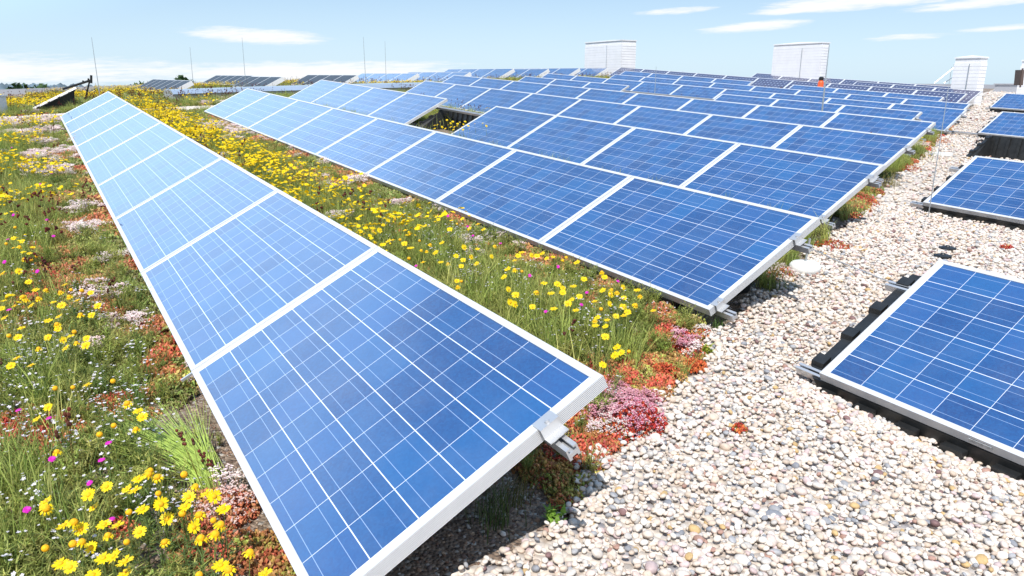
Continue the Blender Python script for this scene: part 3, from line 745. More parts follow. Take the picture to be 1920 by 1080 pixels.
F7 = "715,110 775,152 800,185 640,235 310,25 410,20 490,5 270,130 205,197 600,577 712,590 758,597 775,535 835,510 845,488 885,525 890,617 905,675 800,705 725,722 1035,510 1100,578 1060,635 1040,690 1025,730 1160,617 1205,632 1120,737 1090,805 1255,703 1200,768 1240,792 1210,847 1130,870 940,757 785,832 925,890 527,693 497,622 360,795 415,780 455,815 585,790 660,795 607,853 712,890 410,900 460,890 512,918 255,925 340,1010 395,1030 580,980 640,968 703,998 700,1068 1405,950 1240,1020 1285,1045 1490,1065 1120,1075 520,1075 255,663 260,700 320,383 560,285 765,255"
F4 = "75,195 110,190 165,225 205,243 135,258 175,262 105,325 15,337 160,385 85,80 75,140 125,157 35,172 200,430 260,432 340,445 365,402 400,432 460,435 510,447 130,470 150,490 215,480 300,500 345,517 175,518 435,490 390,470 330,580 270,603 320,625 325,650 418,668 398,690 270,697 355,712 487,703 430,730 483,742 370,757 217,762 95,815 60,857 50,690 100,697 550,520 515,572 453,572 25,587 85,520 10,535 175,855 635,945 120,645"
F5 = "450,210 500,178 480,215 530,220 560,275 600,285 645,240 730,245 760,283 685,262 675,297 650,380 675,383 655,415 765,200 845,242 865,185 975,265 995,238 1015,220 1015,328 975,320 935,312 915,357 940,427 980,458 950,500 975,510 1075,525 1100,445 1140,393 1180,450 1245,445 1215,398 1245,420 1305,410 1365,370 1340,467 1295,485 1275,507 1195,537 1320,545 1425,495 1460,540 1470,432 1520,430 1515,455 1550,447 1590,475 1585,415 1480,358 1465,332 1665,432 1680,467 1655,517 1755,547 1510,508 1585,525 1610,555 1590,575 1545,578 1440,585 1495,600 1425,605 1430,632 1485,635 1485,693 1550,752 1575,783 1617,778 1540,797 1470,852 1100,240 1130,225 1190,245 1245,265 1325,275 1265,250 1155,253 1070,235 690,190 385,195 440,155 385,120 235,65 215,95 180,100 290,150 330,150 265,155 355,170 395,195 460,275 380,255 360,95 300,35 350,45 275,10 470,70 545,35 620,40 650,60 680,30 800,90 770,60 720,85 610,90 565,165"
def pts_of(s, ox, oy, k=3): return [(ox + float(q.split(',')[0])/k, oy + float(q.split(',')[1])/k) for q in s.split()]
for px, py in pts_of(F7, 0, 720):
    kd = int(rr.random() < .33)
    if py > 868: lab = 'large yellow daisy with open rays in the clump beside the near low panel edge' if kd == 0 else 'yellow button flower with dropped rays in the clump beside the near low panel edge'
    else: lab = 'yellow daisy above the red stonecrop and flattened grass at lower left'
    flower(px, py, lab, 'yellow daisies in the near clump at lower left', kd, rr.uniform(.20, .27))
for px, py in pts_of(F4, 0, 400): flower(px, py, 'yellow daisy in the meadow left of the frontmost panel row', 'yellow daisies left of the frontmost panel row', int(rr.random() < .3), rr.uniform(.20, .30))
for px, py in pts_of(F5, 640, 400):
    lab = 'yellow daisy in the strip between the two nearest rows, near the gravel end' if px > 960 else 'yellow daisy in the strip between the two nearest rows, by their middle'
    flower(px, py, lab, 'yellow daisies between the first two panel rows', int(rr.random() < .25), rr.uniform(.16, .26))
for px, py in ((815,235),(829,238),(845,231),(857,236),(850,243),(825,228),(869,233),(838,225),(905,231),(912,236),(862,229),(835,241),(852,238),(866,238),(878,236),(845,238),(820,234),(840,234),(872,228),(890,232),(815,241),(858,232),(849,228),(880,242),(868,243)): flower(px, py, 'yellow daisy growing inside the open black tub in the third row gap', 'yellow daisies in the open tub', 0, .36)
for px, py in ((857,224),(893,226)): pass
# magenta carnations
M_MAG = m_shade('carnation_petal', .5, .3)
CAR = []
for i in range(5):
    st, pe, ca = SM(), SM(), SM(); ln = .27; lean = rr.normal(0, .1, 2); tip = Vector((lean[0]*ln, lean[1]*ln, ln))
    st.stem((0, 0, 0), tip, .0012, (.14, .20, .06)); ca.stem(tip - Vector((0, 0, .018)), tip, .0035, (.16, .045, .05))
    for k in range(6): st.blade(tip*rr.uniform(.02, .5), rr.uniform(0, 6.28), .05, .0025, .6, (.14, .20, .06), 2)
    nrm = Vector((rr.normal(0, .3), -.55 + rr.normal(0, .3), 1)).normalized(); e = nrm.orthogonal().normalized(); g = nrm.cross(e)
    for k in range(7):
        t = 6.283*k/7; d_ = e*math.cos(t) + g*math.sin(t); s_ = g*math.cos(t) - e*math.sin(t); l = rr.uniform(.011, .015); h = rr.uniform(.8, 1.1)
        pe.add([tip - s_*.001, tip + s_*.001, tip + d_*l*.7 + s_*.006 + nrm*.003, tip + d_*l*.7 - s_*.006 + nrm*.003, tip + d_*l + s_*.004, tip + d_*l - s_*.004], [(0,1,2,3),(3,2,4,5)], (.72*h, .03*h, .50*h))
    CAR.append((ln, lean, st.mesh('carnation_stem', [M_STEMS]), pe.mesh('carnation_petals', [M_MAG]), ca.mesh('carnation_calyx', [M_STEMS])))
def carnation(px, py, lab, grp, hgt):
    ln, lean, a_, b_, c_ = CAR[int(rr.integers(0, 5))]; hd = gp(px, py, hgt); s = hgt/ln
    x, y = hd.x - lean[0]*hgt, hd.y - lean[1]*hgt
    o = link(bpy.data.objects.new('magenta_carnation', a_)); o.matrix_world = Matrix.LocRotScale((x, y, g1(x, y)), None, (s, s, s)); child('petals', b_, o); child('calyx', c_, o)
    tag(o, lab, 'flower', grp)
for px, py in [(35,768),(92,783),(203,830),(190,862),(168,906),(50,955),(97,860),(209,973)]: carnation(px, py, 'magenta carnation among the white flowers and stonecrop at lower left', 'magenta carnations at lower left', .22)
for px, py in pts_of("265,35 300,127 45,143 210,328 25,275 50,540 75,10", 0, 400) + [(97,325),(75,345),(22,277),(88,412)]: carnation(px, py, 'small magenta carnation in the meadow left of the frontmost row', 'magenta carnations left of the frontmost row', .24)
for px, py in pts_of("1380,445 1555,380 1220,300 1060,350 740,125 710,73 1350,512 1148,552 600,15 895,168 420,295", 640, 400): carnation(px, py, 'magenta carnation in the strip between the first two rows', 'magenta carnations between the first two rows', .22)

# single plants one can point at
def clump(name, px, py, r, n, cols, lab, cat, flowers=None, high=.05, lift=0.0):
    c = gp(px, py); m = SM(); fl = SM()
    for k in range(n):
        a, q = rr.uniform(0, 6.28), r*math.sqrt(rr.random()); x, y = q*math.cos(a), q*math.sin(a); ed = 1 - (q/r)**2
        z = rr.uniform(.0, 1)*high*(.35 + .65*ed); h = rr.uniform(.55, 1.25); cc = np.array(cols[int(rr.integers(0, len(cols)))])*h
        d_ = OCT*np.array([.0052, .0052, .009])*rr.uniform(.7, 1.3); ro = np.array(Euler((rr.uniform(-.8, .8), rr.uniform(-.8, .8), 0)).to_matrix())
        m.add((d_ @ ro.T + [x, y, z]).tolist(), OCTF, tuple(cc))
        if flowers and rr.random() < .30*ed + .05:
            for j in range(7):
                dd = OCT*.0036*rr.uniform(.8, 1.3); fl.add((dd + [x + rr.normal(0, .006), y + rr.normal(0, .006), z + .018 + rr.normal(0, .004)]).tolist(), OCTF, tuple(np.array(flowers[int(rr.integers(0, len(flowers)))])*rr.uniform(.85, 1.05)))
    o = link(bpy.data.objects.new(name, m.mesh(name, [M_DISC]))); o.location = (c.x, c.y, g1(c.x, c.y) + lift)
    if fl.f: child('flowers', fl.mesh('stonecrop_flowers', [M_RAYS]), o)
    return tag(o, lab, cat)
REDS = [(.46,.045,.03),(.52,.09,.035),(.40,.03,.03)]; ORG = [(.58,.16,.05),(.50,.10,.04),(.30,.26,.06)]; PK = [(.76,.36,.46),(.84,.62,.66),(.70,.26,.38)]
clump('stonecrop_clump', 1187, 800, .14, 1100, REDS, 'red stonecrop cushion topped with pink flowers at the gravel edge by the near panel', 'stonecrop', PK, .11)
clump('stonecrop_clump', 1142, 812, .095, 560, ORG, 'orange stonecrop clump with white flowers beside the near panel clamp', 'stonecrop', [(.84,.80,.76),(.82,.6,.6)], .07)
clump('stonecrop_clump', 1385, 819, .032, 110, REDS + ORG, 'tiny orange stonecrop alone on the open gravel', 'stonecrop', None, .03, .03)
clump('stonecrop_clump', 1278, 652, .075, 520, REDS, 'small pink flowered stonecrop left of the lime rosette on the gravel edge', 'stonecrop', PK, .09)
clump('stonecrop_clump', 1300, 694, .07, 420, [(.55,.10,.035),(.58,.17,.05)], 'flat orange red stonecrop mat spreading onto the gravel below the second row', 'stonecrop', None, .045, .012)
clump('stonecrop_clump', 1245, 700, .08, 420, [(.5,.07,.035),(.56,.14,.05)], 'bright red stonecrop mat between the near panel corner and the gravel', 'stonecrop', None, .05)
clump('stonecrop_clump', 1318, 632, .06, 300, ORG, 'orange stonecrop under the rail end of the second row', 'stonecrop', [(.84,.78,.74)], .06)
clump('stonecrop_clump', 430, 965, .10, 950, [(.56,.20,.10),(.50,.13,.07),(.58,.30,.14)], 'salmon pink stonecrop cushion against the low edge of the near panel', 'stonecrop', [(.82,.52,.46),(.84,.70,.66)], .08)
clump('stonecrop_clump', 975, 868, .055, 240, [(.50,.16,.035),(.42,.10,.03)], 'rust orange stonecrop in the shade under the near panel end', 'stonecrop', None, .04)
clump('stonecrop_clump', 1556, 466, .15, 500, REDS + ORG, 'red stonecrop beside the white disc base at the second row end', 'stonecrop', None, .08)
clump('stonecrop_clump', 1462, 522, .10, 420, ORG, 'orange stonecrop under the end of the second row by the disc base', 'stonecrop', [(.84,.74,.7)], .09)
clump('stonecrop_clump', 1625, 385, .13, 420, REDS + ORG, 'red stonecrop beside grass at the end of the third row', 'stonecrop', None, .08)
clump('stonecrop_clump', 1700, 320, .2, 380, REDS + ORG, 'red stonecrop beside the gravel at the end of the fourth row', 'stonecrop', None, .10)
clump('stonecrop_clump', 1757, 268, .25, 380, [(.5,.2,.05),(.52,.12,.05)], 'orange stonecrop by the thin lightning rod foot', 'stonecrop', None, .12)
clump('stonecrop_clump', 1886, 472, .05, 90, REDS, 'little red stonecrop on the gravel behind the large right panel', 'stonecrop', None, .04, .03)
clump('stonecrop_clump', 1825, 183, .4, 200, [(.5,.2,.05),(.3,.26,.06)], 'ochre stonecrop far along the gravel path', 'stonecrop', None, .2)
def rosette(px, py, r, n, col, lab, cat, name='leafy_plant', wid=.012, hgt=.05):
    c = gp(px, py); m = SM()
    for k in range(n): m.blade((rr.normal(0, r*.35), rr.normal(0, r*.35), rr.uniform(0, hgt)), rr.uniform(0, 6.28), rr.uniform(.5, 1)*r, wid, .95, tuple(np.array(col)*rr.uniform(.7, 1.3)), 3)
    o = link(bpy.data.objects.new(name, m.mesh(name, [M_STEMS]))); o.location = (c.x, c.y, g1(c.x, c.y) + .005); return tag(o, lab, cat)
rosette(1040, 985, .04, 46, (.17, .30, .04), 'small bright green leafy plant where soil meets gravel', 'plant', wid=.020)
rosette(1326, 669, .032, 60, (.36, .42, .05), 'lime yellow stonecrop rosette on the gravel edge', 'plant', wid=.014)
def tuft(px, py, n, ln, lean, col, lab, w=.0028, spread=.03, name='grass_tuft', bend=(.5, 1.0), flat=1.0, lift=0.0):
    c = gp(px, py); m = SM()
    for k in range(n):
        a = lean[0] + rr.normal(0, lean[1]); m.blade((rr.normal(0, spread), rr.normal(0, spread), 0), a, ln*rr.uniform(.5, 1.1), w*rr.uniform(.7, 1.3), rr.uniform(*bend), tuple(np.array(col)*rr.uniform(.65, 1.3)), 5)
    m.v = [(x, y, z*flat) for x, y, z in m.v]
    o = link(bpy.data.objects.new(name, m.mesh(name, [M_STEMS]))); o.location = (c.x, c.y, g1(c.x, c.y)); o.location.z += lift; return tag(o, lab, 'grass')
_q0, _q1 = gp(392, 905), gp(262, 815)
tuft(392, 905, 240, .52, (math.atan2(_q1.y-_q0.y, _q1.x-_q0.x), .22), (.42, .54, .12), 'long pale green grass tuft flattened beside the near panel', .0030, .024, bend=(.85, 1.1), flat=.36)
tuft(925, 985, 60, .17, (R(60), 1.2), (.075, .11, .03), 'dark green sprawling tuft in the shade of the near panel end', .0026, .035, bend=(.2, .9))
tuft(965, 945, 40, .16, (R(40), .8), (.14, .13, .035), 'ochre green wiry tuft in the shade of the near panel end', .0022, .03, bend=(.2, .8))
tuft(1345, 615, 40, .12, (R(200), 2), (.10, .18, .04), 'green grass tuft at the low corner of the second row', .003, .03)
tuft(1590, 405, 90, .26, (R(20), 2), (.20, .24, .07), 'green grass tuft at the end of the third row', .004, .07)
tuft(1468, 545, 40, .15, (R(20), 2), (.18, .2, .06), 'olive grass tuft under the second row end', .0035, .05)
tuft(1710, 300, 90, .30, (R(20), 2), (.22, .25, .07), 'pale green grass tuft at the end of the fourth row', .006, .10)
tuft(1660, 350, 60, .26, (R(20), 2), (.25, .22, .08), 'straw coloured grass tuft by the third row clamp', .005, .08)
tuft(850, 246, 160, .34, (R(20), 3), (.26, .30, .09), 'green grass growing inside the open tub in the third row gap', .006, .22, lift=.10)
tuft(470, 170, 90, .5, (R(20), 3), (.30, .27, .05), 'tall yellow green tuft between the far panel groups', .012, .35)

# ------------------------------------------------------------------ solar panels
FT = .046; LIP = .026
def build_panel_meshes(w):
    fr = MB()
    x0, x1 = .0055, w - .0055
    prof = [(0, 0), (LIP, 0), (LIP, -.005), (.004, -.006), (.004, -FT+.003), (LIP, -FT+.003), (LIP, -FT), (0, -FT)]
    # long bars along x at y = 0 and y = S, short bars between them
    fr.prism(prof, x0, x1)
    fr.prism([(S - y, z) for y, z in prof], x0, x1)
    for xa, sg in ((x0, 1), (x1, -1)):
        vs = []; n = len(prof)
        for y in (LIP, S - LIP):
            for d, z in prof: vs.append((xa + sg*d, y, z - .0008))
        fr.add(vs, [(k, (k+1) % n, n+(k+1) % n, n+k) for k in range(n)] + [tuple(range(n)), tuple(range(n, 2*n))])
    for xa, xb in ((x0 - .0015, x0 + .0005), (x1 - .0005, x1 + .0015)): fr.box(xa, xb, -.0012, S + .0012, -FT - .0003, .0004)
    f = fr.mesh('panel_frame', M_FRAME)
    def sheet(m):
        me = bpy.data.meshes.new('cell_sheet'); zt, zb = -.0035, -.0055; a, b, c, d = x0 + .006, x1 - .006, .006, S - .006
        me.from_pydata([(a,c,zt),(b,c,zt),(b,d,zt),(a,d,zt),(a,c,zb),(b,c,zb),(b,d,zb),(a,d,zb)], [], [(0,1,2,3),(7,6,5,4),(0,4,5,1),(1,5,6,2),(2,6,7,3),(3,7,4,0)])
        uv = me.uv_layers.new(name='UVMap'); k = (1.663)/(x1 - x0)
        for lp in me.loops:
            p = me.vertices[lp.vertex_index].co; uv.data[lp.index].uv = ((p.x - x0)*k, p.y)
        me.materials.append(m); me.update(); return me
    js = MB(); js.box(-.0052, .0052, .002, S - .002, -.016, -.007)
    return f, {'poly': sheet(M_POLY), 'mono': sheet(M_MONO), 'thin': sheet(M_THIN)}, js.mesh('joint_strip', M_ALU)
PM = build_panel_meshes(1.68)
js2 = MB(); js2.box(-.0052, .0052, -.055, S - .002, -.016, -.005); JS_LONG = js2.mesh('joint_strip', M_ALU)
def clamp_mesh(sg):
    """bracket that grips the frame's end: plate on the lip, web down the side, foot on the rail, bolt"""
    m = MB(); w = .034
    m.box(min(0, -sg*.018) if sg > 0 else -.026, .026 if sg > 0 else .018, -w, w, .0006, .005)
    x_ = -.018 if sg > 0 else .014
    m.box(x_, x_ + .004, -w, w, -.030, .0006)
    m.box(-.046 if sg > 0 else .014, -.014 if sg > 0 else .046, -w, w, -.034, -.030)
    m.tube((-.006*sg, 0, .005), (-.006*sg, 0, .012), .008, n=6); m.tube((-.006*sg, 0, .012), (-.006*sg, 0, .014), .0045, n=8)
    return m.mesh('end_clamp', M_ALU)
CL = {1: clamp_mesh(1), -1: clamp_mesh(-1)}
RAILY = (.075, .77)
def panel(M, kind, label, group, joint=0, clamp=0):
    root = empty('solar_panel', M); tag(root, label, 'solar panel', group)
    child('panel_frame', PM[0], root); child('cell_sheet', PM[1][kind], root)
    if joint: child('joint_strip', PM[2] if joint == 1 else JS_LONG, root)
    if clamp:
        for y in RAILY:
            c = child('end_clamp', CL[clamp], root); c.location = ((.0055 if clamp > 0 else 1.68 - .0055), y, 0)
    return root
def rail(name, M, x0, x1, y, label, group):
    """extruded slotted aluminium section"""
    m = MB(); h = .040; w = .020
    prof = [(-w, 0), (-.006, 0), (-.006, -.006), (-.014, -.006), (-.014, -.018), (.014, -.018), (.014, -.006), (.006, -.006), (.006, 0), (w, 0), (w, -h), (.010, -h), (.010, -h+.008), (-.010, -h+.008), (-.010, -h), (-w, -h)]
    m.prism([(y + a, b - FT - .001) for a, b in prof], x0, x1)
    o = link(bpy.data.objects.new(name, m.mesh(name, M_ALU))); o.matrix_world = M
    return tag(o, label, 'rail', group)
ORD = ['first', 'second', 'third', 'fourth', 'fifth', 'sixth', 'seventh', 'eighth', 'ninth', 'tenth', 'eleventh', 'twelfth']
IDX = {'A': range(9), 'B': range(8), 'C': [0,1,2,3,5,6,7,8], 'D': range(8), 'E': range(9), 'F': [0,1,2,5,6,7], 'G': range(9), 'H': range(8), 'I': [0,1,2,4,5,6,7], 'J': range(10), 'K': range(3), 'L': range(6)}
ROWNAME = dict(zip('ABCDEFGHIJKL', ['frontmost row'] + ['%s row back' % q for q in ORD[1:]]))
MONOROWS = 'JKL'
CHOLE = None
for n, ks in IDX.items():
    o, u, v, w = ROW[n]; o = Vector(o); u = Vector(u).normalized()
    for i, k in enumerate(ks):
        M = basis(u, v, o + u*w*k)
        if n in 'AB' : M = M @ Matrix.Diagonal((w/1.68, 1, 1, 1))
        kind = 'mono' if n in MONOROWS else 'poly'
        look = 'purple grey solar panel with white diamonds' if kind == 'mono' else 'blue solar panel'
        if n == 'A' and k == 0: lab = 'large blue solar panel nearest the camera at the gravel end of the frontmost row'
        elif i == 0: lab = '%s at the gravel end of the %s' % (look, ROWNAME[n])
        elif i == len(ks) - 1: lab = '%s at the far end of the %s' % (look, ROWNAME[n])
        else: lab = '%s, %s from the gravel in the %s' % (look, ORD[i], ROWNAME[n])
        if n == 'C' and k == 3: lab = 'blue solar panel on the gravel side of the open gap in the third row'
        if n == 'C' and k == 5: lab = 'blue solar panel on the far side of the open gap in the third row'
        panel(M, kind, lab, 'solar panels in the main block', 0 if i == 0 or (k-1) not in list(ks) else (2 if (n == 'A' and k == 1) else 1), 1 if k == 0 and n in 'ABCDEFG' else 0)
    if n in 'ABCDEFGH':
        M = basis(u, v, o)
        for y, e, nm in ((RAILY[0], .10, 'low'), (RAILY[1], .085, 'high')):
            ext = {'F': .55, 'E': .12}.get(n, e) if nm == 'low' else e
            rail('mounting_rail', M, -ext, w*(max(ks)+1), y, 'slotted aluminium rail under the %s edge of the %s' % (nm, ROWNAME[n]), 'mounting rails under the main block')
# second block beyond the rooflight
B2NAME = {'b1': 'leftmost', 'b3': 'second', 'b2': 'third', 'b4': 'fourth', 'b5': 'fifth', 'b6': 'sixth', 'b7': 'seventh', 'b8': 'eighth', 'b9': 'ninth', 'b10': 'tenth'}
for n, hi in BLOCK2.items():
    u = Vector((-.5377, .8424, .012)).normalized(); v = (Vector(V0) - u*Vector(V0).dot(u)).normalized()
    cnt = {'b1': 6, 'b2': 5, 'b3': 3}.get(n, 4); o = Vector(hi) - v*S
    for k in range(cnt):
        if k == 1: pe_ = MB(); pe_.box(-.004, -.001, .004, S - .004, -.17, -.002); child('end_plate', pe_.mesh('end_plate', M_WHITEPAINT), r0_)
        q = '%s solar panel, %s in on the %s row past the long rooflight'
        r0_ = panel(basis(u, v, o + u*1.68*k), 'thin' if n in ('b1', 'b2', 'b3', 'b4') else 'poly', q % ('dark slate' if n in ('b1', 'b2', 'b3', 'b4') else 'blue', ORD[k], B2NAME[n]), 'solar panels past the rooflight', 1 if k else 0)
u = Vector((-.5377, .8424, -.075)).normalized()
for k in range(2):
    panel(basis(u, V0, Vector((-10.606, 16.733, -.486)) + u*1.68*k), 'poly', 'solar panel seen end on at far left with its black underside showing' if k == 0 else 'solar panel hidden behind the end on panel at far left', 'panels across the cross path at far left', 1 if k else 0)
# right block: rows run out of the picture towards the camera
RN = {'R1': ('poly', 'nearest'), 'R2': ('poly', 'second'), 'R3': ('poly', 'third'), 'R5': ('poly', 'farthest')}
for n, (kind, nm) in RN.items():
    o = Vector(RROW[n])
    for k in (1, 2):
        M = basis(U0, V0, o - U0*1.68*k)
        if k == 2 and n in ('R1', 'R2'): continue
        panel(M, kind, 'blue solar panel at the gravel end of the %s row right of the path' % nm if k == 1 else 'blue solar panel cut by the picture edge in the %s row right of the path' % nm, 'solar panels right of the gravel path', 0, 0)
    for y, e, t in ((.032, .15, 'low'), (RAILY[1], .15, 'high')):
        if n in ('R3',) and t == 'low': e = .7
        rail('mounting_rail', basis(U0, V0, o), -1.68*2, e, y, 'aluminium rail sticking out under the %s edge of the %s right hand row' % (t, nm), 'mounting rails right of the path')
o4 = Vector(RROW['R3']) + Vector((HH[0], HH[1], 0))*2.6 + Vector((0, 0, .09)) - U0*.35
panel(basis(U0, V0, o4 - U0*1.68), 'mono', 'purple grey panel with white diamonds behind the third row right of the path', 'solar panels right of the gravel path', 0, -1)
# factory sticker on the frame of the nearest right panel
st_ = MB(); st_.box(.90, .99, -.0040, -.0020, -.032, -.014)
for ob in C.objects:
    if ob.name.startswith('solar_panel') and ob.get('label', '').startswith('blue solar panel at the gravel end of the nearest row right'): child('sticker', st_.mesh('sticker', simple('grey_sticker', (.36, .37, .38), .5, 0, .4, .3, 60)), ob)

# ------------------------------------------------------------------ black mounting tubs
def tub_meshes(front=True):
    w = 1.58; d = .84; t = MB(); rim = MB(); tn = math.tan(R(25.5)); zt = lambda y: -.058 + tn*y; zb = -.15
    th = .012
    def wall(p0, p1, q0, q1):           # top edge p0-p1, bottom edge q0-q1 (thin slab)
        p0, p1, q0, q1 = map(Vector, (p0, p1, q0, q1)); n_ = (p1-p0).cross(q0-p0).normalized()*th
        t.hexa([q0, q1, q1+n_, q0+n_, p0, p1, p1+n_, p0+n_])
    x0, x1, y0, y1 = 0, w, .03, d; s_ = .07
    wall((x0, y0, zt(y0)), (x0, y1, zt(y1)), (x0+s_, y0+.03, zb), (x0+s_, y1-.08, zb))
    wall((x1, y1, zt(y1)), (x1, y0, zt(y0)), (x1-s_, y1-.08, zb), (x1-s_, y0+.03, zb))
    wall((x1, y0, zt(y0)), (x0, y0, zt(y0)), (x1-s_, y0+.03, zb), (x0+s_, y0+.03, zb))
    wall((x0, y1, zt(y1)), (x1, y1, zt(y1)), (x0+s_, y1-.08, zb), (x1-s_, y1-.08, zb))
    for k in range(9):                  # vertical ribs of the high back wall, inside and out
        x = .10 + k*(w-.20)/8
        for dy in (-.018, .012):
            t.hexa([(x-.03, y1-.08+dy, zb), (x+.03, y1-.08+dy, zb), (x+.03, y1-.055+dy, zb), (x-.03, y1-.055+dy, zb),
                    (x-.022, y1-.012+dy, zt(y1)-.02), (x+.022, y1-.012+dy, zt(y1)-.02), (x+.022, y1+.012+dy, zt(y1)-.02), (x-.022, y1+.012+dy, zt(y1)-.02)])
    for xs, sg in ((x0, -1), (x1, 1)):  # flanges along the two sides, with raised blocks
        def slab(ya, yb, xa, xb, up): rim.hexa([(xa, ya, zt(ya)-.012), (xb, ya, zt(ya)-.012), (xb, yb, zt(yb)-.012), (xa, yb, zt(yb)-.012), (xa, ya, zt(ya)+up), (xb, ya, zt(ya)+up), (xb, yb, zt(yb)+up), (xa, yb, zt(yb)+up)])
        xa, xb = sorted((xs + sg*.004, xs + sg*.055)); slab(y0+.02, y1, xa, xb, -.004)
        for k in range(4):
            y = y0 + .06 + k*.21; xa, xb = sorted((xs + sg*.0, xs + sg*.066)); slab(y, y+.055, xa, xb, .022)
    for k in range(8 if front else 0):  # blocks along the low front edge
        x = .05 + k*.2; rim.box(x, x+.09, y0-.048, y0-.001, zt(y0)-.075, zt(y0)-.035)
    if front: rim.box(x0, x1, y0-.05, y0-.002, zt(y0)-.10, zt(y0)-.076)
    return t.mesh('trough', M_BLACK), rim.mesh('rim', M_BLACK)
TUB = tub_meshes(); TUB_PLAIN = tub_meshes(False)
def tub(u, o, k, w, lab, dx=.05, plain=False):
    u = Vector(u).normalized(); hh = Vector((u.y, -u.x, .01)); M = basis(u, hh, Vector(o) + u*(w*k + dx)); M = M.copy()
    root = empty('mounting_tub', M); tag(root, lab, 'mounting tub', 'black mounting tubs under the panels')
    T_ = TUB_PLAIN if plain else TUB
    child('trough', T_[0], root); child('rim', T_[1], root); return root
for n in 'ABCDEFGH': tub(ROW[n][1], ROW[n][0], 0, ROW[n][3], 'black plastic tub under the gravel end of the %s' % ROWNAME[n], .42 if n == 'A' else .30, True)
ot_ = tub(ROW['C'][1], ROW['C'][0], 4, 1.68, 'open black ribbed tub without a panel in the gap of the third row')
ot_.location.z -= .075
sf_ = MB(); sf_.box(.07, 1.51, .07, .75, -.15, -.02); child('soil_fill', sf_.mesh('soil_fill', m_soil()), ot_)
tub(ROW['A'][1], ROW['A'][0], 1, 1.692, 'black plastic tub under the second panel of the frontmost row', .35, True)
for n in ('R1', 'R2', 'R3', 'R5'): tub(U0, RROW[n], -1, 1.68, 'black plastic tub under the %s row right of the path' % RN[n][1], .14 if n == 'R1' else .10)
q = gp(1842, 300); oq = Vector((q.x, q.y, g1(q.x, q.y) + .01)) - Vector((HH[0], HH[1], 0))*.3 + U0*.22
for k in (-1, -2): tub(U0, oq, k, 1.68, 'empty black ribbed tub standing open behind the second right row' if k == -1 else 'empty black tub cut by the picture edge behind the second right row')
tub((-.5377, .8424, -.075), (-10.606, 16.733, -.486), 0, 1.68, 'black tub under the end on panel at far left')

# ------------------------------------------------------------------ rods, wires, vents, rooflight, odds and ends
def rod(pb, pt, dist, r, lab, base=True, m=None):
    """lightning rod: foot pixel, tip pixel and distance along the view"""
    d = ray(*pb); P = d*(dist/d.length); gzv = g1(P.x, P.y)
    tip = ray(*pt); tip = tip*(P.y/tip.y); H = tip.z - gzv
    o = MB(); o.tube((0, 0, 0), ((tip.x-P.x)*.5, 0, H), r, r*.45, 8)
    root = link(bpy.data.objects.new('lightning_rod', o.mesh('lightning_rod', M_GALV))); root.location = (P.x, P.y, gzv)
    b = MB(); b.lathe([(.16, .0), (.17, .05), (.13, .08), (.035, .085), (.03, .14)], 20)
    if base: child('base', b.mesh('rod_base', M_CONC), root)
    return tag(root, lab, 'lightning rod', 'thin lightning rods on the roof')
rod((183, 152), (172, 70), 20.5, .011, 'thin lightning rod behind the far end of the frontmost row')
rod((361, 150), (358, 88), 34, .013, 'shortest thin lightning rod, left of the dark far panels')
rod((459, 141), (455, 70), 38, .015, 'lightning rod standing behind the dark far panels')
rod((686, 160), (681, 69), 33, .014, 'left rod of the close pair behind the rooflight')
rod((724, 156), (723, 77), 34, .012, 'right rod of the close pair behind the rooflight')
rod((1543, 193), (1555, 84), 17.0, .020, 'thick pale lightning rod in front of the wide white vent housing')
rod((1758, 291), (1786, 125), 8.6, .0055, 'thin leaning lightning rod on the gravel edge at right', False)
rod((1228, 165), (1231, 125), 22, .012, 'short rod in front of the leftmost white vent housing')
# flat stone under the thin rod
P = gp(1766, 294); s_ = MB(); s_.lathe([(.15, 0), (.16, .02), (.15, .055), (.05, .06)], 18)
o = link(bpy.data.objects.new('concrete_foot', s_.mesh('concrete_foot', M_CONC))); o.location = (P.x, P.y, g1(P.x, P.y) + .01); tag(o, 'flat pale concrete foot on the gravel under the thin leaning rod', 'rod foot')
# white disc base with a clear pipe and its wire
P = gp(1508, 512); base = empty('rod_holder', Matrix.Translation((P.x, P.y, g1(P.x, P.y) + .035))); tag(base, 'round white plastic base with a short pipe on the gravel at the second row end', 'rod base')
s_ = MB(); s_.lathe([(.105, -.03), (.108, .025), (.092, .045), (.03, .05), (.02, .055)], 32); child('disc', s_.mesh('disc', simple('white_plastic', (.78, .78, .76), .5), True), base)
s_ = MB(); s_.tube((.0, .0, .055), (.012, 0, .22), .009, .009, 10); child('pipe', s_.mesh('pipe', M_GALV), base)
s_ = MB(); pts_ = []
for px, py in ((1524, 478), (1560, 496), (1610, 517), (1665, 540), (1700, 556)): q = gp(px, py); pts_.append((q.x, q.y, g1(q.x, q.y) + .045))
s_.path(pts_, .004, 6); o = link(bpy.data.objects.new('conductor_wire', s_.mesh('conductor_wire', M_GALV))); tag(o, 'thin grey wire across the gravel from the white disc base to the right panels', 'wire')
s_ = MB(); pts_ = []
for px, py in ((1620, 346), (1668, 349), (1700, 352)): q = gp(px, py); pts_.append((q.x, q.y, g1(q.x, q.y) + .06))
s_.path(pts_, .004, 6); o = link(bpy.data.objects.new('conductor_wire', s_.mesh('conductor_wire', M_GALV))); tag(o, 'short grey wire stub beside the third row clamp', 'wire')
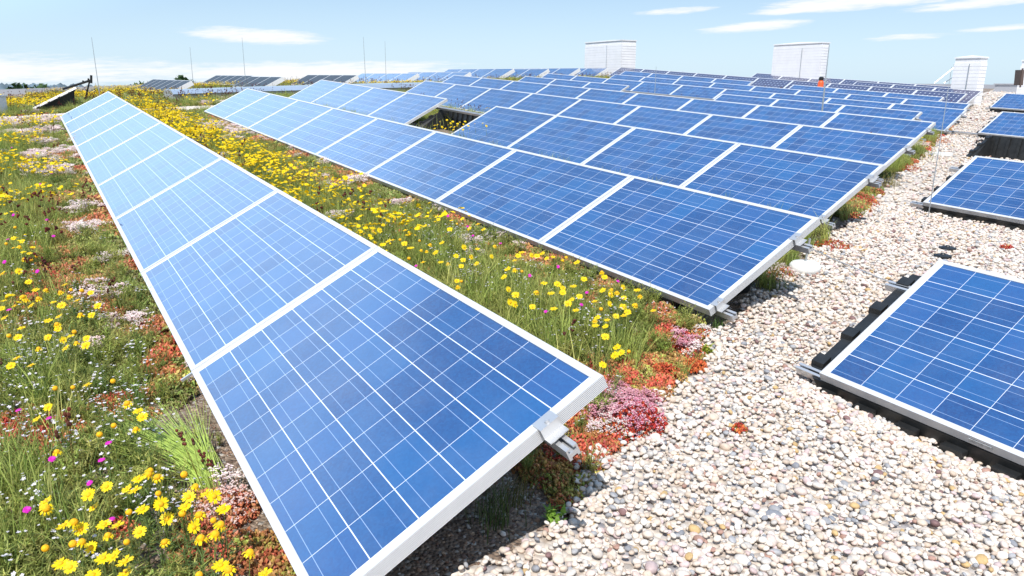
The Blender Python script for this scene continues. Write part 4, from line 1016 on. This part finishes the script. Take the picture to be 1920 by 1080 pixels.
for px, py, lab in ((1775, 474, 'black round wire holder lying on the gravel behind the large right panel'), (1766, 489, 'black round wire holder half hidden by the high edge of the large right panel')):
    P = gp(px, py); s_ = MB(); s_.lathe([(.06, 0), (.063, .012), (.045, .022), (.02, .024), (.014, .034)], 24)
    for k in range(6): s_.box(.03, .07, -.006, .006, .004, .016, None, Matrix.Rotation(k*1.047, 4, 'Z'))
    o = link(bpy.data.objects.new('wire_holder', s_.mesh('wire_holder', M_BLACK))); o.location = (P.x, P.y, g1(P.x, P.y) + .03); tag(o, lab, 'wire holder', 'black wire holders on the gravel')
P = gp(1838, 274); s_ = MB(); s_.path([(-.09, 0, .0), (-.09, 0, .07), (.0, 0, .10), (.09, 0, .07), (.09, 0, 0)], .016, 8); s_.box(-.12, .12, -.05, .05, 0, .02)
o = link(bpy.data.objects.new('black_bracket', s_.mesh('black_bracket', M_BLACK))); o.location = (P.x, P.y, g1(P.x, P.y) + .02); tag(o, 'small black plastic bracket on gravel left of the empty tub', 'bracket')

def vent(px0, px1, pxm, pyt, dist, L2, lab, roof=True, slat=.13):
    """louvred white housing; left face from px0 to pxm, right face to px1"""
    d = ray(px0, pyt); k = dist/d.length; P0 = d*k
    def hit(px, dirv, P):                 # walk from P along dirv until the pixel column px
        t = 0
        for t in np.linspace(0, 6, 1201):
            if proj(np.array(P + dirv*t))[0] >= px: break
        return float(t)
    ul = Vector((-UH[0], -UH[1], 0)); hl = Vector((HH[0], HH[1], 0))
    t1 = hit(pxm, ul, P0); P1 = P0 + ul*t1; t2 = max(hit(px1, hl, P1), .25) if L2 is None else L2
    zt = P0.z; zb = min(g1(P0.x, P0.y), g1(P1.x, P1.y)) - .2; H = zt - zb
    M = Matrix((ul, hl, Vector((0, 0, 1)))).transposed().to_4x4(); M.translation = Vector((P0.x, P0.y, zb))
    root = empty('vent_housing', M); tag(root, lab, 'vent housing', 'white louvred vent housings')
    b = MB(); b.box(.02, t1-.02, .02, t2-.02, 0, H-.06); child('body', b.mesh('vent_body', M_WHITEPAINT), root)
    s = MB(); n = int((H-.16)/slat)
    for i in range(n):
        z = .05 + i*slat
        for a in ('f', 'r', 'l', 'b'):
            if a == 'f': q = [(.0, .012, z), (t1, .012, z), (t1, -.001, z), (0, -.001, z), (0, .020, z+slat), (t1, .020, z+slat), (t1, .004, z+slat), (0, .004, z+slat)]
            elif a == 'r': q = [(t1-.022, 0.03, z), (t1-.022, t2-.03, z), (t1+.006, t2-.03, z), (t1+.006, .03, z), (t1-.020, .03, z+slat), (t1-.020, t2-.03, z+slat), (t1-.004, t2-.03, z+slat), (t1-.004, .03, z+slat)]
            else: continue
            s.hexa(q)
    child('louvres', s.mesh('louvres', M_WHITEPAINT), root)
    c = MB(); c.box(-.012, t1+.012, -.012, t2+.012, H-.06, H-.01); c.add([(-.012,-.012,H-.01),(t1+.012,-.012,H-.01),(t1+.012,t2+.012,H-.01),(-.012,t2+.012,H-.01),(t1*.5,t2*.5,H+.05)], [(0,1,4),(1,2,4),(2,3,4),(3,0,4)])
    child('cap', c.mesh('vent_cap', M_WHITEPAINT), root)
    p = MB(); p.box(t1*.62-.012, t1*.62+.012, -.035, -.024, .1, H-.25); child('seam_strip', p.mesh('seam_strip', M_GALV), root)
    return root
vent(1097, 1194, 1166, 79, 43, None, 'leftmost white louvred vent housing above the far panel rows')
vent(1451, 1557, 1542, 83, 41, None, 'wide bright white louvred vent housing behind the thick lightning rod')
v3 = vent(1791, 1845, 1840, 107, 33.5, .55, 'narrow white louvred vent housing with struts at the far gravel end')
v4 = vent(1916, 2010, 1985, 112, 36, .6, 'white vent housing cut by the picture edge')
# struts and mast left of the narrow housing
d = ray(1788, 168); Pm = d*(34.2/d.length)
def at_d(px, py, ref=Pm):
    d = ray(px, py); return d*(ref.y/d.y)
s_ = MB()
for a, b, r in (((1787, 170), (1789.5, 120), .02), ((1752, 156), (1788.5, 127), .018), ((1770, 156), (1788, 144), .016)): s_.tube(at_d(*a), at_d(*b), r, r, 6)
o = link(bpy.data.objects.new('braced_mast', s_.mesh('braced_mast', M_GALV))); tag(o, 'thin grey mast with two slanting braces beside the narrow vent housing', 'mast')
d = ray(1917, 160); Pm2 = d*(33/d.length); s_ = MB(); s_.hexa([at_d(1911, 160, Pm2), at_d(1918, 160, Pm2), at_d(1918, 160, Pm2)+Vector((0, .3, 0)), at_d(1911, 160, Pm2)+Vector((0, .3, 0)), at_d(1914, 131, Pm2), at_d(1921, 131, Pm2), at_d(1921, 131, Pm2)+Vector((0, .3, 0)), at_d(1914, 131, Pm2)+Vector((0, .3, 0))])
s_.tube(at_d(1912, 164, Pm2)+Vector((0,-.02,0)), at_d(1917, 128, Pm2)+Vector((0,-.02,0)), .03, .03, 6)
o = link(bpy.data.objects.new('duct_end', s_.mesh('duct_end', M_DARKBROWN))); tag(o, 'dark brown upright duct end at the right picture edge', 'duct')
# orange canister between far rows
d = ray(1539, 156); P = d*(29.2/d.length); zg = g1(P.x, P.y); s_ = MB(); s_.lathe([(.09, 0), (.10, .03), (.10, P.z - zg + .02), (.06, P.z - zg + .10)], 16)
root = link(bpy.data.objects.new('canister', s_.mesh('canister', M_ORANGE, True))); root.location = (P.x, P.y, zg); tag(root, 'small orange canister with black cap among the far panel rows', 'canister')
s_ = MB(); s_.lathe([(.07, P.z - zg + .101), (.085, P.z - zg + .12), (.08, P.z - zg + .20), (.03, P.z - zg + .22)], 14); child('cap', s_.mesh('canister_cap', M_BLACK), root)
# long low rooflight between the two blocks
def rooflight(b0, b1, a0, a1, hgt, lab):
    n = 14; body = MB(); top = MB()
    for i in range(n):
        ba, bb = b0 + (b1-b0)*i/n, b0 + (b1-b0)*(i+1)/n
        q = []
        for zz in (-.05, hgt):
            for a, b in ((a0, ba), (a1, ba), (a1, bb), (a0, bb)): x, y = xy(a, b); q.append((x, y, g1(x, y) + zz))
        body.hexa(q)
        q = []
        for zz, in_ in ((hgt, 0), (hgt + .10, .25)):
            for a, b in ((a0+in_-.05*(in_ == 0), ba), (a1-in_+.05*(in_ == 0), ba), (a1-in_+.05*(in_ == 0), bb), (a0+in_-.05*(in_ == 0), bb)): x, y = xy(a, b); q.append((x, y, g1(x, y) + zz + .003))
        top.hexa(q)
    root = link(bpy.data.objects.new('rooflight', body.mesh('rooflight_kerb', M_GREYWALL))); tag(root, lab, 'rooflight'); child('glazing', top.mesh('rooflight_glazing', M_ROOFLIGHT), root)
rooflight(3.2, 12.6, 21.4, 23.0, .22, 'long low grey rooflight with pale blue top between the two panel blocks')
rooflight(14.2, 18.6, 23.2, 24.6, .12, 'short low grey rooflight below the close pair of lightning rods')
# small white box at the left picture edge on the cross path
P = gp(4, 219); s_ = MB(); s_.box(-.22, .05, -.15, .15, 0, .42); s_.box(-.26, .08, -.19, .19, .42, .45)
o = link(bpy.data.objects.new('junction_box', s_.mesh('junction_box', M_WHITEPAINT))); o.location = (P.x, P.y, g1(P.x, P.y)); tag(o, 'small white box on the cross path at the left picture edge', 'box')
# black supports sticking up behind the end on panel, far left
s_ = MB(); d = ray(140, 158); Pz = d*(22.0/d.length)
s_.tube(at_d(118, 167, Pz), at_d(169, 151, Pz), .028, .028, 6); s_.tube(at_d(171, 156, Pz), at_d(171, 141, Pz), .03, .028, 6); s_.tube(at_d(165, 154, Pz), at_d(166, 147, Pz), .02, .02, 6); s_.tube(at_d(155, 157, Pz), at_d(156, 151, Pz), .02, .02, 6); s_.tube(at_d(168, 152, Pz), at_d(160, 186, Pz), .02, .02, 6)
o = link(bpy.data.objects.new('panel_support', s_.mesh('panel_support', M_BLACK))); tag(o, 'black bare support frame rising behind the end on panel at far left', 'support frame')
# parapets at the roof's far edges
def parapet(pts, hgt, lab, m):
    s = MB()
    for (a0, b0), (a1, b1) in zip(pts[:-1], pts[1:]):
        n = 10
        for i in range(n):
            q = []
            for zz in (-.3, hgt):
                for t, off in ((i/n, 0), ((i+1)/n, 0), ((i+1)/n, .3), (i/n, .3)):
                    a, b = a0 + (a1-a0)*t, b0 + (b1-b0)*t; L = math.hypot(a1-a0, b1-b0); na, nb = (b1-b0)/L*off, -(a1-a0)/L*off
                    x, y = xy(a+na, b+nb); xg, yg = xy(a, b); q.append((x, y, g1(xg, yg) + zz))
            s.hexa(q)
    o = link(bpy.data.objects.new('parapet', s.mesh('parapet', m))); return tag(o, lab, 'parapet')
parapet([(45.5, -13), (45.5, 45.5)], .25, 'low grey parapet along the far edge of the roof', M_GREYWALL)
parapet([(-10, 45.5), (45.4, 45.5)], .22, 'low grey parapet along the right far edge of the roof', M_GREYWALL)
P = gp(1905, 176); s_ = MB(); s_.box(-2.6, 0, -.1, 1.6, -.1, .42); s_.box(-2.65, .05, -.15, 1.65, .42, .47)
M = Matrix((Vector((UH[0], UH[1], 0)), Vector((HH[0], HH[1], 0)), Vector((0, 0, 1)))).transposed().to_4x4(); M.translation = Vector((P.x, P.y, g1(P.x, P.y)))
o = link(bpy.data.objects.new('rooflight_plinth', s_.mesh('rooflight_plinth', M_GREYWALL))); o.matrix_world = M @ Matrix.Translation((1.4, 1.0, 0)); tag(o, 'low pale grey plinth behind the farthest right panels', 'plinth')

# ------------------------------------------------------------------ beyond the roof
m, N, b = mat('far_fields'); tc = N.n('ShaderNodeTexCoord').outputs['Object']
N.put(b.inputs['Base Color'], N.mix(N.noise(tc, .01, 4), (.10, .14, .06, 1), (.20, .20, .10, 1))); b.inputs['Roughness'].default_value = .9
s_ = MB(); s_.add([(-4500, -4500, -14), (4500, -4500, -14), (4500, 4500, -14), (-4500, 4500, -14)], [(0, 1, 2, 3)])
o = link(bpy.data.objects.new('terrain', s_.mesh('terrain', m))); tag(o, 'green land below the roof out to the horizon', 'ground', kind='structure')
m = simple('building_facade', (.45, .45, .47), .7, 0, .4, .08, .3)
s_ = MB(); q = []
for zz in (-14, -1.9):
    for a, b_ in ((A_MIN+.5, B_MIN+.5), (A_MAX-.5, B_MIN+.5), (A_MAX-.5, B_MAX-.5), (A_MIN+.5, B_MAX-.5)): x, y = xy(a, b_); q.append((x, y, zz))
s_.hexa(q); o = link(bpy.data.objects.new('hall_building', s_.mesh('hall_building', m))); tag(o, 'grey hall building whose planted roof carries the panels', 'building')
fm = simple('far_forest_leaves', (.10, .14, .17), .9, 0, .1, .35, .05)
s_ = MB(); rf = np.random.default_rng(3); v0, f0 = ICO1
for i in range(2600):
    az = rf.uniform(-.85, .85); d_ = rf.uniform(560, 900); hz = 12.6 + 1.0*math.sin(az*9) + .8*math.sin(az*31+1) + rf.normal(0, .45)
    c = np.array([math.sin(az)*d_, math.cos(az)*d_, -14 + hz*.5]); vv = v0*np.array([rf.uniform(4, 8), rf.uniform(4, 8), hz*.5])*(1 + rf.normal(0, .10, (len(v0), 1)))
    s_.add((vv + c).tolist(), f0)
o = link(bpy.data.objects.new('far_forest', s_.mesh('far_forest', fm, True))); tag(o, 'dark blue green line of far woods on the horizon', 'forest', kind='stuff')
# single tree tops that rise above the roof edge
def tree(px, py, dist, w, lab):
    d = ray(px, py); P = d*(dist/d.length); H = P.z + 14; root = empty('tree', Matrix.Translation((P.x, P.y, -14))); tag(root, lab, 'tree', 'tree tops beyond the roof edge')
    t = MB(); t.tube((0, 0, 0), (.2, 0, H*.62), .35, .16, 8)
    for k in range(5): t.tube((.1, 0, H*(.4+.05*k)), (math.cos(k*2.4)*w*.3, math.sin(k*2.4)*w*.3, H*(.66+.05*k)), .12, .05, 6)
    child('trunk', t.mesh('tree_trunk', simple('bark', (.09, .07, .05), .9)), root)
    c = MB(); rt = np.random.default_rng(int(px)+1)
    for k in range(900):
        q = rt.normal(size=3); q = q/np.linalg.norm(q)*rt.random()**.4; p = Vector((q[0]*w*.5, q[1]*w*.5, H*.72 + q[2]*H*.28)); e = Vector(rt.normal(size=3)).normalized()*.35; g = Vector(rt.normal(size=3)).normalized()*.3
        c.add([p-e-g, p+e-g, p+e+g, p-e+g], [(0, 1, 2, 3)])
    child('crown', c.mesh('tree_crown', TREEM), root)
TREEM = simple('tree_leaves', (.045, .085, .03), .8, 0, .2, .4, 1.5)
tree(33, 155, 150, 5, 'small dark tree top at the left picture edge above the roof'); tree(76, 158, 160, 6, 'round dark tree top left of the end on panel')
tree(268, 152, 190, 8, 'low round tree top left of the dark far panels'); tree(337, 142, 150, 3.4, 'taller green tree top between two far panel groups'); tree(350, 146, 150, 4, 'small tree top right beside the taller green one')
print('objects', len(bpy.data.objects))
